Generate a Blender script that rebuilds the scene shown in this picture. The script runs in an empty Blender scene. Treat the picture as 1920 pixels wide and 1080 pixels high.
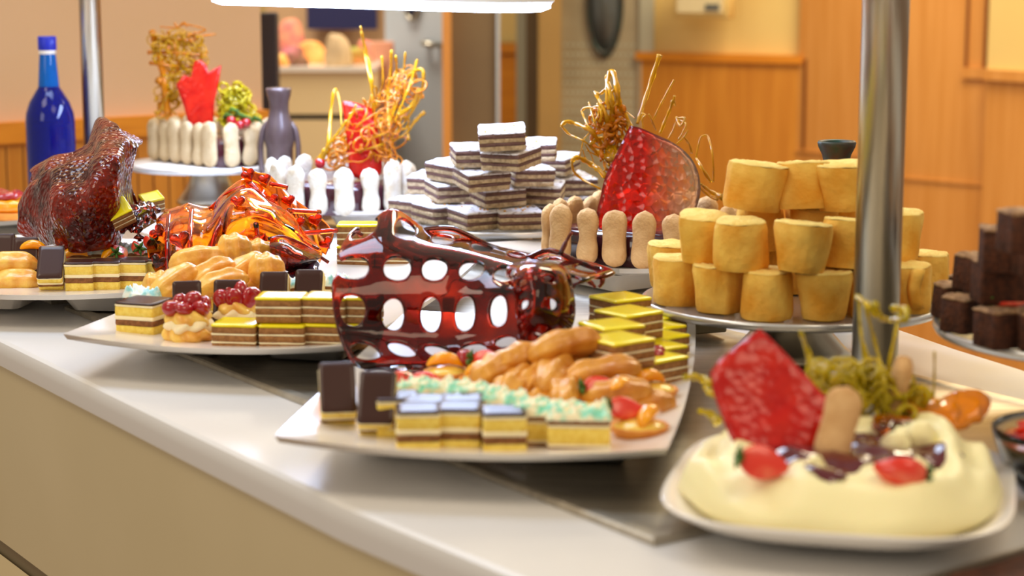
import bpy, bmesh, math, random
from mathutils import Vector, Matrix, noise, Euler
R = random.Random(7)
SC = bpy.context.scene
COL = SC.collection
PI = math.pi
rad = math.radians

# ------------------------------------------------------------------ camera, world, exposure
PITCH = rad(9.46)
F = 3600.0
CAMZ = 1.26
cam_d = bpy.data.cameras.new('camera')
cam_d.sensor_width = 36.0
cam_d.lens = 36.0 * F / 1920.0
cam_d.clip_start = 0.02
cam_d.dof.use_dof = True
cam_d.dof.focus_distance = 1.98
cam_d.dof.aperture_fstop = 5.8
cam = bpy.data.objects.new('camera', cam_d)
cam.location = (0, 0, CAMZ)
cam.rotation_euler = (PI/2 - PITCH, 0, 0)
COL.objects.link(cam)
SC.camera = cam
SC.view_settings.view_transform = 'Standard'
SC.view_settings.look = 'None'
SC.view_settings.gamma = 1
SC.view_settings.use_curve_mapping = False
SC.view_settings.exposure = 0.0
SC.cycles.max_bounces = 14
SC.cycles.transmission_bounces = 12
SC.cycles.glossy_bounces = 6
SC.cycles.diffuse_bounces = 4
SC.cycles.transparent_max_bounces = 12
SC.cycles.sample_clamp_indirect = 6
SC.cycles.caustics_refractive = False
SC.cycles.caustics_reflective = False

world = bpy.data.worlds.new('world')
SC.world = world
world.use_nodes = True
wn = world.node_tree.nodes
wn['Background'].inputs[0].default_value = (1.0, 0.86, 0.68, 1)
wn['Background'].inputs[1].default_value = 0.50

def area(name, loc, rot, sx, sy, power, colour):
    d = bpy.data.lights.new(name, 'AREA')
    d.shape = 'RECTANGLE'; d.size = sx; d.size_y = sy
    d.energy = power; d.color = colour
    o = bpy.data.objects.new(name, d)
    o.location = loc; o.rotation_euler = rot
    COL.objects.link(o)
    return o
# room lights over the buffet and over the hall (out of frame above), plus added fill lights
area('ceiling_or_fill_light', (0.9, 0.6, 2.7), (rad(18), rad(14), 0), 1.0, 1.0, 13, (1.0, 0.82, 0.58))
area('ceiling_or_fill_light', (-1.3, 1.2, 2.7), (rad(0), rad(-20), 0), 0.8, 0.8, 12, (1.0, 0.86, 0.68))
area('ceiling_or_fill_light', (1.4, 4.3, 2.75), (rad(12), 0, 0), 1.4, 1.0, 88, (1.0, 0.87, 0.62))
area('ceiling_or_fill_light', (-0.9, 3.2, 2.75), (rad(30), 0, 0), 0.6, 0.3, 16, (1.0, 0.80, 0.58))
area('ceiling_or_fill_light', (-0.5, 2.3, 2.2), (rad(0), 0, 0), 1.0, 0.5, 15, (0.62, 0.77, 1.0))  # added cool fill that lifts the cake tops and blues the counter
area('added_front_fill', (-2.2, -0.7, 2.0), (rad(62), 0, rad(-50)), 1.2, 1.2, 16, (1.0, 0.93, 0.80))  # added fill from behind the camera to brighten the counter front
area('kitchen_lamp', (-0.75, 4.9, 2.6), (rad(0), 0, 0), 0.7, 0.7, 40, (1.0, 0.88, 0.70))

# ------------------------------------------------------------------ picture-to-place helpers
_fw = Vector((0, math.cos(PITCH), -math.sin(PITCH)))
_up = Vector((0, math.sin(PITCH), math.cos(PITCH)))
def ray(px, py):
    return Vector(((px-960)/F, 0, 0)) + _fw + _up*(-(py-540)/F)
def Pz(px, py, z):
    d = ray(px, py); t = (z-CAMZ)/d.z
    return Vector((0, 0, CAMZ)) + d*t
def Py(px, py, Y):
    d = ray(px, py); t = Y/d.y
    return Vector((0, 0, CAMZ)) + d*t

# ------------------------------------------------------------------ mesh helpers
class MB:
    def __init__(s): s.v = []; s.f = []; s.m = []
    def add(s, vs, fs, mi=0):
        o = len(s.v); s.v += [tuple(v) for v in vs]
        s.f += [tuple(i+o for i in f) for f in fs]; s.m += [mi]*len(fs)
    def xf(s, M):
        s.v = [tuple(M @ Vector(v)) for v in s.v]; return s
    def build(s, name, mats, parent=None, smooth=True, sharp=None, loc=None):
        me = bpy.data.meshes.new(name)
        me.from_pydata(s.v, [], s.f)
        if not isinstance(mats, (list, tuple)): mats = [mats]
        for m in mats: me.materials.append(m)
        if len(mats) > 1: me.polygons.foreach_set('material_index', s.m)
        me.validate(); me.update()
        bm = bmesh.new(); bm.from_mesh(me)
        bmesh.ops.recalc_face_normals(bm, faces=bm.faces); bm.to_mesh(me); bm.free()
        if smooth: me.polygons.foreach_set('use_smooth', [True]*len(me.polygons))
        if sharp: me.set_sharp_from_angle(angle=rad(sharp))
        o = bpy.data.objects.new(name, me); COL.objects.link(o)
        if parent: o.parent = parent
        if loc is not None: o.location = loc
        return o
def loft(mb, rings, c0=True, c1=True, mi=0, closed=True):
    n = len(rings[0]); vs = [v for r in rings for v in r]; fs = []
    for i in range(len(rings)-1):
        for j in range(n if closed else n-1):
            k = (j+1) % n
            fs.append((i*n+j, i*n+k, (i+1)*n+k, (i+1)*n+j))
    if c0:
        c = sum((Vector(v) for v in rings[0]), Vector())/n; vs.append(c); ci = len(vs)-1
        fs += [(ci, (j+1) % n, j) for j in range(n)]
    if c1:
        c = sum((Vector(v) for v in rings[-1]), Vector())/n; vs.append(c); ci = len(vs)-1
        b = (len(rings)-1)*n
        fs += [(ci, b+j, b+(j+1) % n) for j in range(n)]
    mb.add(vs, fs, mi); return mb
def rr(w, d, r, z, k=5, ns=4):
    """rounded rectangle ring"""
    pts = []; hw, hd = w/2-r, d/2-r
    for cx, cy, a0 in ((hw, -hd, -90), (hw, hd, 0), (-hw, hd, 90), (-hw, -hd, 180)):
        for i in range(k):
            a = rad(a0 + 90*i/(k-1)); pts.append(Vector((cx+r*math.cos(a), cy+r*math.sin(a), z)))
    out = []
    for i, p in enumerate(pts):
        q = pts[(i+1) % len(pts)]; out.append(p)
        if i % k == k-1:
            for j in range(1, ns): out.append(p.lerp(q, j/ns))
    return out
def nz(p, s, seed=0): return noise.noise(Vector((p[0]*s+seed*7.3, p[1]*s-seed*3.1, p[2]*s+seed*1.7)))
def slab(mb, w, d, z0, z1, r=0.002, b=0.0008, amp=0.0006, fr=160, seed=0, top=0.0, mi=0):
    """soft-edged slab whose sides wobble; top = roughness of the top face"""
    h = z1-z0; b = min(b, h*0.45)
    spec = [(0.5, z0), (-b, z0), (0, z0+b), (0, z0+h*0.5), (0, z1-b), (-b, z1), (0.30, z1), (0.62, z1)]
    rings = []
    for q, z in spec:
        if q > 0: base = rr(w*(1-q), d*(1-q), max(r*(1-q), .0003), z, 4, 5)
        else: base = rr(w+2*q, d+2*q, max(r+q, .0003), z, 4, 5)
        ring = []
        for p in base:
            n_ = nz(p, fr, seed)*amp + nz(p, fr*3, seed+5)*amp*.5
            v = Vector(p); dd = Vector((p.x, p.y, 0)).normalized()
            v += dd*n_
            if z >= z1-1e-6 and top: v.z += nz(p, fr*1.6, seed+3)*top + nz(p, fr*4, seed+9)*top*.5
            ring.append(v)
        rings.append(ring)
    loft(mb, rings, mi=mi); return mb
def box(mb, x0, x1, y0, y1, z0, z1, mi=0):
    v = [(x, y, z) for z in (z0, z1) for y in (y0, y1) for x in (x0, x1)]
    mb.add(v, [(0, 2, 3, 1), (4, 5, 7, 6), (0, 1, 5, 4), (2, 6, 7, 3), (0, 4, 6, 2), (1, 3, 7, 5)], mi); return mb
def rbox(mb, w, d, z0, z1, r=.01, b=.003, mi=0):
    loft(mb, [rr(w-2*b, d-2*b, max(r-b, .0005), z0), rr(w, d, r, z0+b), rr(w, d, r, z1-b), rr(w-2*b, d-2*b, max(r-b, .0005), z1)], mi=mi); return mb
def circ(r, z, n=32, cx=0, cy=0, ry=None):
    ry = r if ry is None else ry
    return [Vector((cx+r*math.cos(2*PI*i/n), cy+ry*math.sin(2*PI*i/n), z)) for i in range(n)]
def lathe(mb, prof, n=48, mi=0, c0=True, c1=True, wob=0, seed=0):
    rings = []
    for r, z in prof:
        rg = circ(max(r, 1e-4), z, n)
        if wob: rg = [p*(1) + Vector((p.x, p.y, 0)).normalized()*nz(p, 60, seed)*wob for p in rg]
        rings.append(rg)
    loft(mb, rings, c0, c1, mi); return mb
def tube(mb, pts, radii, n=7, mi=0, flat=1.0):
    pts = [Vector(p) for p in pts]
    if not isinstance(radii, (list, tuple)): radii = [radii]*len(pts)
    rings = []; ref = None
    for i, p in enumerate(pts):
        t = (pts[min(i+1, len(pts)-1)] - pts[max(i-1, 0)])
        if t.length < 1e-9: t = Vector((0, 0, 1))
        t.normalize()
        if ref is None or abs(ref.dot(t)) > .98: ref = Vector((0, 1, 0)) if abs(t.y) < .9 else Vector((1, 0, 0))
        a = (ref - t*ref.dot(t)).normalized(); bb = t.cross(a); ref = a
        rings.append([p + a*math.cos(2*PI*k/n)*radii[i]*flat + bb*math.sin(2*PI*k/n)*radii[i] for k in range(n)])
    loft(mb, rings, mi=mi); return mb
def smoothline(pts, k=4):
    pts = [Vector(p) for p in pts]
    if len(pts) < 3: return [pts[0].lerp(pts[-1], i/k) for i in range(k+1)]
    out = []
    for i in range(len(pts)-1):
        p0 = pts[max(i-1, 0)]; p1 = pts[i]; p2 = pts[i+1]; p3 = pts[min(i+2, len(pts)-1)]
        for j in range(k):
            t = j/k
            out.append(cr(p0, p1, p2, p3, t))
    out.append(pts[-1]); return out
def cr(p0, p1, p2, p3, t):
    return (p1*2 + (p2-p0)*t + (p0*2-p1*5+p2*4-p3)*t*t + (p1*3-p0-p2*3+p3)*t**3)*0.5
def surf(G):
    """bicubic surface through a grid of points; returns S(u in 0..cols-1, v in 0..rows-1)"""
    nr, nc = len(G), len(G[0])
    def row(r, u):
        i = min(int(u), nc-2); i = max(i, 0); t = u-i
        g = G[r]; return cr(g[max(i-1, 0)], g[i], g[i+1], g[min(i+2, nc-1)], t)
    def S(u, v):
        i = max(0, min(int(v), nr-2)); t = v-i
        return cr(row(max(i-1, 0), u), row(i, u), row(i+1, u), row(min(i+2, nr-1), u), t)
    return S

def T(name, label, cat, loc=(0, 0, 0), rz=0, group=None):
    o = bpy.data.objects.new(name, None); o.empty_display_size = .02
    COL.objects.link(o); o.location = loc; o.rotation_euler = (0, 0, rz)
    tag(o, label, cat, group); return o
def tag(o, label=None, cat=None, group=None, kind=None):
    if label: o['label'] = label
    if cat: o['category'] = cat
    if group: o['group'] = group
    if kind: o['kind'] = kind
    return o
def clone_tree(o, parent=None):
    c = o.copy(); COL.objects.link(c)
    if parent: c.parent = parent
    for ch in list(o.children):
        clone_tree(ch, c)
    return c
class Proto:
    def __init__(s, root): s.root = root; s.used = False
    def put(s, loc, rot=(0, 0, 0), label=None, group=None, scale=None):
        if not s.used: o = s.root; s.used = True
        else: o = clone_tree(s.root)
        o.location = loc; o.rotation_euler = rot
        o.scale = scale if scale else (1, 1, 1)
        if label: o['label'] = label
        if group: o['group'] = group
        return o
ORD = ['first', 'second', 'third', 'fourth', 'fifth', 'sixth', 'seventh', 'eighth', 'ninth', 'tenth', 'eleventh', 'twelfth']

# ------------------------------------------------------------------ materials
def lin(c):
    return tuple(((x/255)/12.92 if x/255 <= .04045 else ((x/255+.055)/1.055)**2.4) for x in c) + (1,)
def mat(name, c, rough=.5, c2=None, ns=20, lo=.35, hi=.65, bump=0, bs=60, metal=0, coat=0, trans=0, ior=1.45, sub=0, stretch=(1, 1, 1), emit=0, detail=4, spec=None, thin=False):
    m = bpy.data.materials.new(name); m.use_nodes = True
    nt = m.node_tree; N = nt.nodes; L = nt.links; b = N['Principled BSDF']
    I = b.inputs
    I['Base Color'].default_value = lin(c); I['Roughness'].default_value = rough
    I['Metallic'].default_value = metal; I['IOR'].default_value = ior
    I['Transmission Weight'].default_value = trans
    I['Coat Weight'].default_value = coat; I['Coat Roughness'].default_value = .06
    if spec is not None: I['Specular IOR Level'].default_value = spec
    if sub:
        I['Subsurface Weight'].default_value = sub; I['Subsurface Radius'].default_value = (1, .5, .25)
        I['Subsurface Scale'].default_value = .006
    if emit:
        I['Emission Color'].default_value = lin(c); I['Emission Strength'].default_value = emit
    if c2 or bump:
        tc = N.new('ShaderNodeTexCoord'); mp = N.new('ShaderNodeMapping'); mp.inputs['Scale'].default_value = stretch
        L.new(tc.outputs['Object'], mp.inputs['Vector'])
    if c2:
        n = N.new('ShaderNodeTexNoise'); n.inputs['Scale'].default_value = ns; n.inputs['Detail'].default_value = detail
        L.new(mp.outputs['Vector'], n.inputs['Vector'])
        r = N.new('ShaderNodeValToRGB'); r.color_ramp.elements[0].position = lo; r.color_ramp.elements[1].position = hi
        r.color_ramp.elements[0].color = lin(c); r.color_ramp.elements[1].color = lin(c2)
        L.new(n.outputs['Fac'], r.inputs['Fac']); L.new(r.outputs['Color'], I['Base Color'])
    if bump:
        n2 = N.new('ShaderNodeTexNoise'); n2.inputs['Scale'].default_value = bs; n2.inputs['Detail'].default_value = 3
        L.new(mp.outputs['Vector'], n2.inputs['Vector'])
        bp = N.new('ShaderNodeBump'); bp.inputs['Strength'].default_value = min(bump, 1); bp.inputs['Distance'].default_value = .002
        L.new(n2.outputs['Fac'], bp.inputs['Height']); L.new(bp.outputs['Normal'], I['Normal'])
    return m

M = {}
M['counter'] = mat('white_counter_solid_surface', (222, 220, 218), .32, spec=.65)
M['fascia'] = mat('beige_counter_panel', (200, 184, 146), .45, c2=(206, 190, 153), ns=3)
M['plinth'] = mat('cream_lower_panel', (222, 204, 160), .5)
M['darkgap'] = mat('shadow_gap_strip', (128, 112, 84), .5)
M['steel'] = mat('brushed_steel_tray', (186, 176, 158), .42, c2=(204, 194, 176), ns=14, metal=1, stretch=(1, 8, 1))
M['chrome'] = mat('polished_steel_post', (196, 190, 176), .30, metal=1)
M['porcelain'] = mat('white_melamine', (234, 228, 220), .18, coat=.3)
M['woodh'] = mat('honey_oak_veneer', (208, 138, 48), .38, c2=(192, 120, 36), ns=7, stretch=(9, 9, .5), detail=6)
M['woodp'] = mat('pale_oak_veneer', (212, 148, 76), .30, c2=(200, 134, 60), ns=6, stretch=(8, 8, .4), detail=6, coat=.15)
M['woodcap'] = mat('oak_cap_rail', (220, 140, 34), .4, c2=(206, 126, 28), ns=8, stretch=(.6, .6, 8))
M['woodseam'] = mat('dark_oak_groove', (120, 62, 18), .6)
M['creamwall'] = mat('cream_painted_wall', (226, 196, 124), .7, c2=(222, 190, 116), ns=2)
M['creamwall_warmlit'] = mat('warm_lit_cream_wall', (216, 178, 142), .75, c2=(208, 172, 126), ns=1.2)  # cream wall with the warm pinkish light put into its colour
M['taupe'] = mat('taupe_column', (112, 92, 66), .6, c2=(120, 99, 70), ns=4)
M['tan'] = mat('tan_column', (170, 134, 76), .6, c2=(160, 126, 72), ns=3)
M['doorsteel'] = mat('perforated_steel_door', (176, 160, 128), .45, metal=.2, c2=(150, 134, 104), ns=5)
M['doorlight'] = mat('pale_steel_door', (190, 200, 210), .35, metal=.2)
M['doorframe'] = mat('pale_metal_frame', (176, 172, 148), .4, metal=.2)
M['dark'] = mat('dark_void', (46, 42, 50), .4)
M['navy'] = mat('navy_panel', (40, 44, 92), .4)
M['portglass'] = mat('porthole_glass', (84, 86, 84), .12, coat=.5)
M['floor'] = mat('brown_floor_tiles', (128, 92, 60), .4, c2=(116, 82, 52), ns=3)
M['kitchen'] = mat('cream_kitchen_panel', (232, 208, 160), .45)
# food
M['sp_yellow'] = mat('yellow_sponge', (248, 220, 110), .85, c2=(236, 200, 82), ns=240, bump=.6, bs=500, sub=.15)
M['sp_brown'] = mat('cocoa_sponge', (150, 98, 56), .9, c2=(118, 74, 40), ns=260, bump=.7, bs=500)
M['sp_tan'] = mat('hazelnut_sponge', (168, 118, 68), .9, c2=(140, 94, 52), ns=260, bump=.7, bs=500)
M['cream'] = mat('vanilla_cream', (250, 232, 190), .5, sub=.2)
M['glaze'] = mat('chocolate_glaze', (60, 34, 28), .30, spec=.4)
M['lemon'] = mat('lemon_glaze', (246, 228, 20), .2, coat=.35, c2=(238, 218, 8), ns=40, sub=.1)
M['mint'] = mat('mint_and_vanilla_buttercream', (250, 240, 204), .5, c2=(140, 224, 198), ns=110, lo=.46, hi=.60, sub=.2)
M['mintw'] = mat('white_blue_buttercream', (236, 246, 242), .5, c2=(150, 214, 224), ns=110, lo=.46, hi=.62, sub=.2)
M['powder'] = mat('icing_sugar_dusting', (226, 224, 228), .9, c2=(120, 92, 78), ns=150, lo=.56, hi=.70, bump=.8, bs=400)
M['wafer'] = mat('nut_wafer', (206, 184, 146), .9, c2=(164, 140, 108), ns=220, bump=.7, bs=420)
M['choc'] = mat('chocolate_filling', (88, 58, 52), .8, c2=(112, 80, 70), ns=220, bump=.5, bs=420)
M['nut'] = mat('chopped_nut', (214, 160, 80), .6)
M['biscuit'] = mat('toasted_biscuit', (222, 182, 128), .85, c2=(200, 154, 100), ns=70, bump=.7, bs=300)
M['biscuitw'] = mat('glare_white_dusted_biscuit', (214, 206, 190), .85, c2=(186, 164, 128), ns=60, lo=.45, hi=.7, bump=.8, bs=260)  # same biscuit, dusted; lamp overexposure is put into the white too
M['biscuitp'] = mat('pale_dusted_biscuit', (206, 182, 142), .85, c2=(178, 148, 104), ns=60, lo=.45, hi=.8, bump=.8, bs=260)
M['mousse'] = mat('dark_fruit_mousse', (70, 26, 34), .15, coat=.5)
M['choux'] = mat('baked_choux', (232, 168, 62), .42, c2=(184, 108, 28), ns=34, lo=.35, hi=.68, bump=.5, bs=150, coat=.25)
M['chouxl'] = mat('pale_glazed_choux', (244, 192, 88), .36, c2=(218, 138, 48), ns=38, lo=.4, hi=.7, bump=.5, bs=150, coat=.3)
M['puff'] = mat('buttery_puff_swirl', (246, 204, 96), .4, c2=(226, 150, 56), ns=60, lo=.4, hi=.7, bump=.4, bs=160, coat=.3, sub=.15)
M['roll'] = mat('golden_roll_skin', (246, 202, 96), .75, c2=(226, 158, 44), ns=34, lo=.3, hi=.65, bump=1, bs=90, sub=.12)
M['rollend'] = mat('pale_roll_crumb', (250, 222, 132), .8, c2=(240, 200, 104), ns=60, bump=.7, bs=220, sub=.12)
M['brownie'] = mat('dark_brownie_crumb', (84, 44, 22), .9, c2=(56, 28, 14), ns=180, bump=.8, bs=320)
M['crust'] = mat('cracked_brownie_crust', (184, 146, 106), .75, c2=(112, 76, 50), ns=90, bump=.8, bs=240)
M['straw'] = mat('cut_strawberry', (222, 52, 30), .25, c2=(238, 120, 84), ns=60, lo=.5, hi=.75, coat=.4, sub=.2)
M['leaf'] = mat('green_leaf', (70, 110, 30), .5, c2=(48, 84, 24), ns=80)
M['peach'] = mat('peach_slice', (252, 176, 10), .15, coat=.6, c2=(246, 152, 4), ns=50, sub=.2)
M['cherry'] = mat('glazed_cherry', (164, 14, 24), .1, coat=.7, sub=.15)
M['custard'] = mat('custard', (244, 208, 88), .3, coat=.3, sub=.2)
M['tart'] = mat('tart_crust', (232, 158, 66), .6, c2=(214, 134, 48), ns=60, bump=.4, bs=200)
M['whip'] = mat('pale_yellow_whipped_cream', (246, 236, 182), .42, sub=.1, bump=.3, bs=40)
M['sauce'] = mat('dark_berry_sauce', (88, 10, 26), .06, coat=.8)
M['bronze'] = mat('dark_grey_glazed_ceramic', (92, 76, 76), .4, c2=(68, 50, 48), ns=30, coat=.3, metal=.2)
M['bronzeg'] = mat('dark_patinated_bronze', (78, 56, 50), .45, c2=(40, 70, 62), ns=50, metal=.4)
M['paper'] = mat('white_paper_doily', (238, 234, 230), .8)
M['print'] = mat('brown_doily_print', (130, 110, 96), .8, c2=(170, 154, 140), ns=60)
M['lamp_on'] = mat('lit_lamp_diffuser', (196, 216, 255), .5, emit=31)
M['lamp_body'] = mat('white_lamp_housing', (244, 246, 250), .4, emit=0)
M['red_food'] = mat('red_fruit_sauce', (190, 32, 8), .15, coat=.6, c2=(220, 70, 16), ns=40)

def sugar(name, c, rough=.05, bump=0, bs=60, alpha_c2=None, ns=20, lo=.4, hi=.6, trans=1.0, vor=False, grad=None, thick=None):
    """boiled sugar glass"""
    m = mat(name, c, rough, c2=alpha_c2, ns=ns, lo=lo, hi=hi, trans=trans, ior=1.42, coat=.0)
    nt = m.node_tree; N = nt.nodes; L = nt.links; b = N['Principled BSDF']
    tc = N.new('ShaderNodeTexCoord')
    if bump:
        if vor:
            v = N.new('ShaderNodeTexVoronoi'); v.inputs['Scale'].default_value = bs
            L.new(tc.outputs['Object'], v.inputs['Vector']); h = v.outputs['Distance']
        else:
            v = N.new('ShaderNodeTexNoise'); v.inputs['Scale'].default_value = bs
            L.new(tc.outputs['Object'], v.inputs['Vector']); h = v.outputs['Fac']
        bp = N.new('ShaderNodeBump'); bp.inputs['Strength'].default_value = bump; bp.inputs['Distance'].default_value = .002
        L.new(h, bp.inputs['Height']); L.new(bp.outputs['Normal'], b.inputs['Normal'])
    if grad:
        # tint thins out along X of the sheet
        s = N.new('ShaderNodeSeparateXYZ'); L.new(tc.outputs['Object'], s.inputs[0])
        mr = N.new('ShaderNodeMapRange'); mr.inputs[1].default_value = grad[0]; mr.inputs[2].default_value = grad[1]
        L.new(s.outputs[0], mr.inputs[0])
        r = N.new('ShaderNodeValToRGB'); r.color_ramp.elements[0].color = lin(c); r.color_ramp.elements[1].color = lin(grad[2])
        L.new(mr.outputs[0], r.inputs['Fac']); L.new(r.outputs['Color'], b.inputs['Base Color'])
    # tinted light passes through sugar instead of a black shadow
    out = N['Material Output']
    return m
M['s_dark'] = sugar('dark_red_caramel_glass', (160, 30, 6), .03, .1, 25, alpha_c2=(84, 8, 6), ns=16)
M['s_edge'] = sugar('deep_brown_caramel', (110, 34, 18), .05, .2, 60)
M['s_amber'] = sugar('amber_caramel_glass', (250, 136, 14), .03, .12, 40, alpha_c2=(232, 92, 10), ns=22)
M['s_heart'] = sugar('reddish_amber_heart_sugar', (196, 70, 16), .04)
M['s_wine'] = sugar('bubbly_dark_red_sugar', (168, 40, 10), .07, .9, 170, alpha_c2=(84, 14, 8), ns=34, vor=True, trans=.6)
M['s_gold'] = sugar('golden_spun_sugar', (240, 176, 18), .06, trans=.5)
M['s_goldo'] = sugar('orange_golden_spun_sugar', (244, 146, 16), .06, trans=.5)
M['s_yel'] = sugar('yellow_sugar_lace', (250, 222, 30), .1, .6, 200, trans=.6, vor=True)
M['s_red'] = sugar('red_bubbled_isomalt', (244, 34, 14), .12, 1.0, 95, vor=True, trans=.85, grad=(-.008, .042, (255, 214, 180)))
M['s_redd'] = sugar('red_isomalt_sheet', (214, 22, 14), .22, .45, 150, vor=True, trans=.4, alpha_c2=(236, 44, 24), ns=50)
M['bluegl'] = sugar('cobalt_bottle_glass', (8, 22, 130), .03, trans=.5)
M['bluelt'] = sugar('light_blue_neck_glass', (0, 110, 210), .05, trans=.5)
M['bluecap'] = mat('blue_cap', (28, 42, 170), .35)
M['glass'] = sugar('clear_glass', (236, 238, 232), .03)

# ------------------------------------------------------------------ setting
def struct(mb, name, m, **k):
    o = mb.build(name, m, smooth=k.pop('smooth', False), **k); o['kind'] = 'structure'; return o
def XY(px, Y, py=100):
    p = Py(px, py, Y); return Vector((p.x, Y, 0))
def wall(mb, p0, p1, z0, z1, th=.08, mi=0, off=0):
    """upright board from p0 to p1 (plan points), its face toward the camera, thickness going back"""
    d = (p1-p0).normalized(); n = Vector((-d.y, d.x, 0))
    if n.y < 0: n = -n
    a, b = p0-n*off, p1-n*off
    c, e = p1+n*th, p0+n*th
    v = [(q.x, q.y, z) for z in (z0, z1) for q in (a, b, c, e)]
    mb.add(v, [(0, 1, 2, 3), (4, 7, 6, 5), (0, 4, 5, 1), (1, 5, 6, 2), (2, 6, 7, 3), (3, 7, 4, 0)], mi); return mb

b = MB(); box(b, -4, 4.5, -1.0, 9.0, -.05, 0); struct(b, 'floor', M['floor'])
# left wall
LW0, LW1 = XY(-320, 3.22), XY(490, 3.70)
b = MB(); wall(b, LW0, LW1, 0, 2.6, .10); struct(b, 'wall_left', M['creamwall_warmlit'])
b = MB(); wall(b, LW0, LW1, 0, .955, .001, off=.018); struct(b, 'trim_1', M['woodh'])
b = MB(); wall(b, LW0, LW1, .955, .992, .001, off=.026); struct(b, 'trim_2', M['woodcap'])
for k in range(26):
    q = LW0.lerp(LW1, k/26+.01)
    q2 = LW0.lerp(LW1, k/26+.0125)
    b = MB() if k == 0 else b
    wall(b, q, q2, .3, .95, .001, off=.0195)
struct(b, 'trim_3', M['woodseam'])
# cream wall far behind the kitchen and between the doors
b = MB(); wall(b, XY(300, 7.6), XY(1000, 7.2), 0, 2.7, .1); struct(b, 'wall_back', M['creamwall'])
b = MB(); wall(b, XY(912, 6.85), XY(975, 6.82), 0, 1.0, .02, off=.02); wall(b, XY(912, 6.85), XY(975, 6.82), .965, 1.0, .02, off=.035); struct(b, 'trim_4', M['woodcap'])
b = MB(); wall(b, XY(905, 6.87), XY(985, 6.84), 0, 2.7, .05); struct(b, 'wall_centre', M['creamwall'])
# taupe column and wood jamb by the kitchen opening
b = MB(); wall(b, XY(845, 5.2), XY(932, 5.2), 0, 2.7, .5); struct(b, 'wall_column', M['taupe'])
b = MB(); wall(b, XY(830, 5.18), XY(846, 5.18), 0, 2.7, .06, off=.02); struct(b, 'trim_5', M['woodp'])
b = MB(); wall(b, XY(931, 5.19), XY(936, 5.19), 0, 2.7, .3); struct(b, 'trim_6', M['doorlight'])
# pale steel door with porthole (left) and perforated door with porthole (right)
def door(name, p0, p1, m, frame, port, portm, ringm, dots=False):
    r = bpy.data.objects.new(name, None); COL.objects.link(r); r['kind'] = 'structure'
    c = (p0+p1)/2; d = (p1-p0).normalized(); w = (p1-p0).length; ang = math.atan2(d.y, d.x)
    r.location = (c.x, c.y, 0); r.rotation_euler = (0, 0, ang)
    b = MB(); box(b, -w/2, w/2, 0, .05, 0, 2.1); b.build('door_leaf', m, r, smooth=False)
    cx, cz, rx, rz = port
    def ell(k, y): return [Vector((cx+k*rx*math.cos(2*PI*i/48), y, cz+k*rz*math.sin(2*PI*i/48))) for i in range(48)]
    b = MB(); loft(b, [ell(1.0, -.002), ell(1.0, -.012)], True, True); b.build('porthole_glass', portm, r)
    b = MB(); loft(b, [ell(.98, -.003), ell(.99, -.02), ell(1.10, -.02), ell(1.14, -.003)], False, False); b.build('porthole_ring', ringm, r)
    if dots:
        b = MB()
        for i in range(14):
            for j in range(16):
                x = -w/2+.02+i*(w-.04)/13; z = 1.02 - j*.030
                if abs(x) > w/2: continue
                loft(b, [[Vector((x+.0045*math.cos(a*PI/4), -.0015, z+.0045*math.sin(a*PI/4))) for a in range(8)]]*2, True, False)
        b.build('perforation', M['doorframe'], r)
    if frame:
        b = MB(); box(b, w/2, w/2+.045, -.02, .05, 0, 2.15); b.build('door_frame', M['doorframe'], r, smooth=False)
    return r
d1 = door('door_1', XY(722, 5.6), XY(838, 5.5), M['doorlight'], False, (-.005, 1.19, .026, .07), M['navy'], M['chrome'])
b = MB(); tube(b, smoothline([(.045, -.005, 1.05), (.045, -.035, 1.05), (.075, -.035, 1.045), (.085, -.005, 1.045)]), .008); b.build('door_handle', M['chrome'], d1)
d2 = door('door_2', XY(1048, 6.15), XY(1200, 6.10), M['doorsteel'], True, (.0, 1.16, .052, .16), M['portglass'], M['bronzeg'], dots=True)
d2p = [c for c in d2.children if c.name.startswith('porthole')]
for c in d2p: c.location.x = .018
b = MB(); wall(b, XY(968, 6.3), XY(986, 6.3), 0, 2.7, .1); struct(b, 'trim_7', M['doorframe'])
b = MB(); wall(b, XY(986, 6.3), XY(1012, 6.3), 0, 2.7, .1); struct(b, 'trim_8', M['taupe'])
b = MB(); wall(b, XY(1010, 6.1), XY(1052, 6.1), 0, 2.7, .2); struct(b, 'wall_pier', M['tan'])
# right part of the back wall
A0, A1 = XY(1216, 6.10), XY(1512, 5.84)
b = MB(); wall(b, A0, A1, 0, 2.7, .1); struct(b, 'wall_right', M['creamwall'])
b = MB(); wall(b, A0-(A1-A0)*.04, A1, 0, .995, .01, off=.03); struct(b, 'trim_9', M['woodh'])
b = MB(); wall(b, A0-(A1-A0)*.05, A1, .975, 1.0, .01, off=.042); struct(b, 'trim_10', M['woodcap'])
B0, B1 = XY(1498, 5.82), XY(1880, 5.35)
b = MB(); wall(b, B0, B1, 0, 2.7, .1); struct(b, 'wall_panelled', M['woodp'])
b = MB()
q = B0.lerp(B1, .030); q2 = B0.lerp(B1, .044); wall(b, q, q2, .72, .99, .001, off=.004)
q = B0.lerp(B1, .83); q2 = B0.lerp(B1, .842); wall(b, q, q2, .985, 2.7, .001, off=.004)
q = B0.lerp(B1, .915); q2 = B0.lerp(B1, .927); wall(b, q, q2, .985, 2.7, .001, off=.004)
struct(b, 'trim_11', M['woodseam'])
b = MB(); wall(b, B0.lerp(B1, .35), B1, .655, .662, .001, off=.006); wall(b, B0, B0.lerp(B1, .35), .71, .716, .001, off=.006)
wall(b, B0.lerp(B1, .83), B1, .955, .985, .001, off=.012); struct(b, 'trim_12', M['woodp'])
C0, C1 = XY(1856, 5.34), XY(2350, 4.7)
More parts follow.
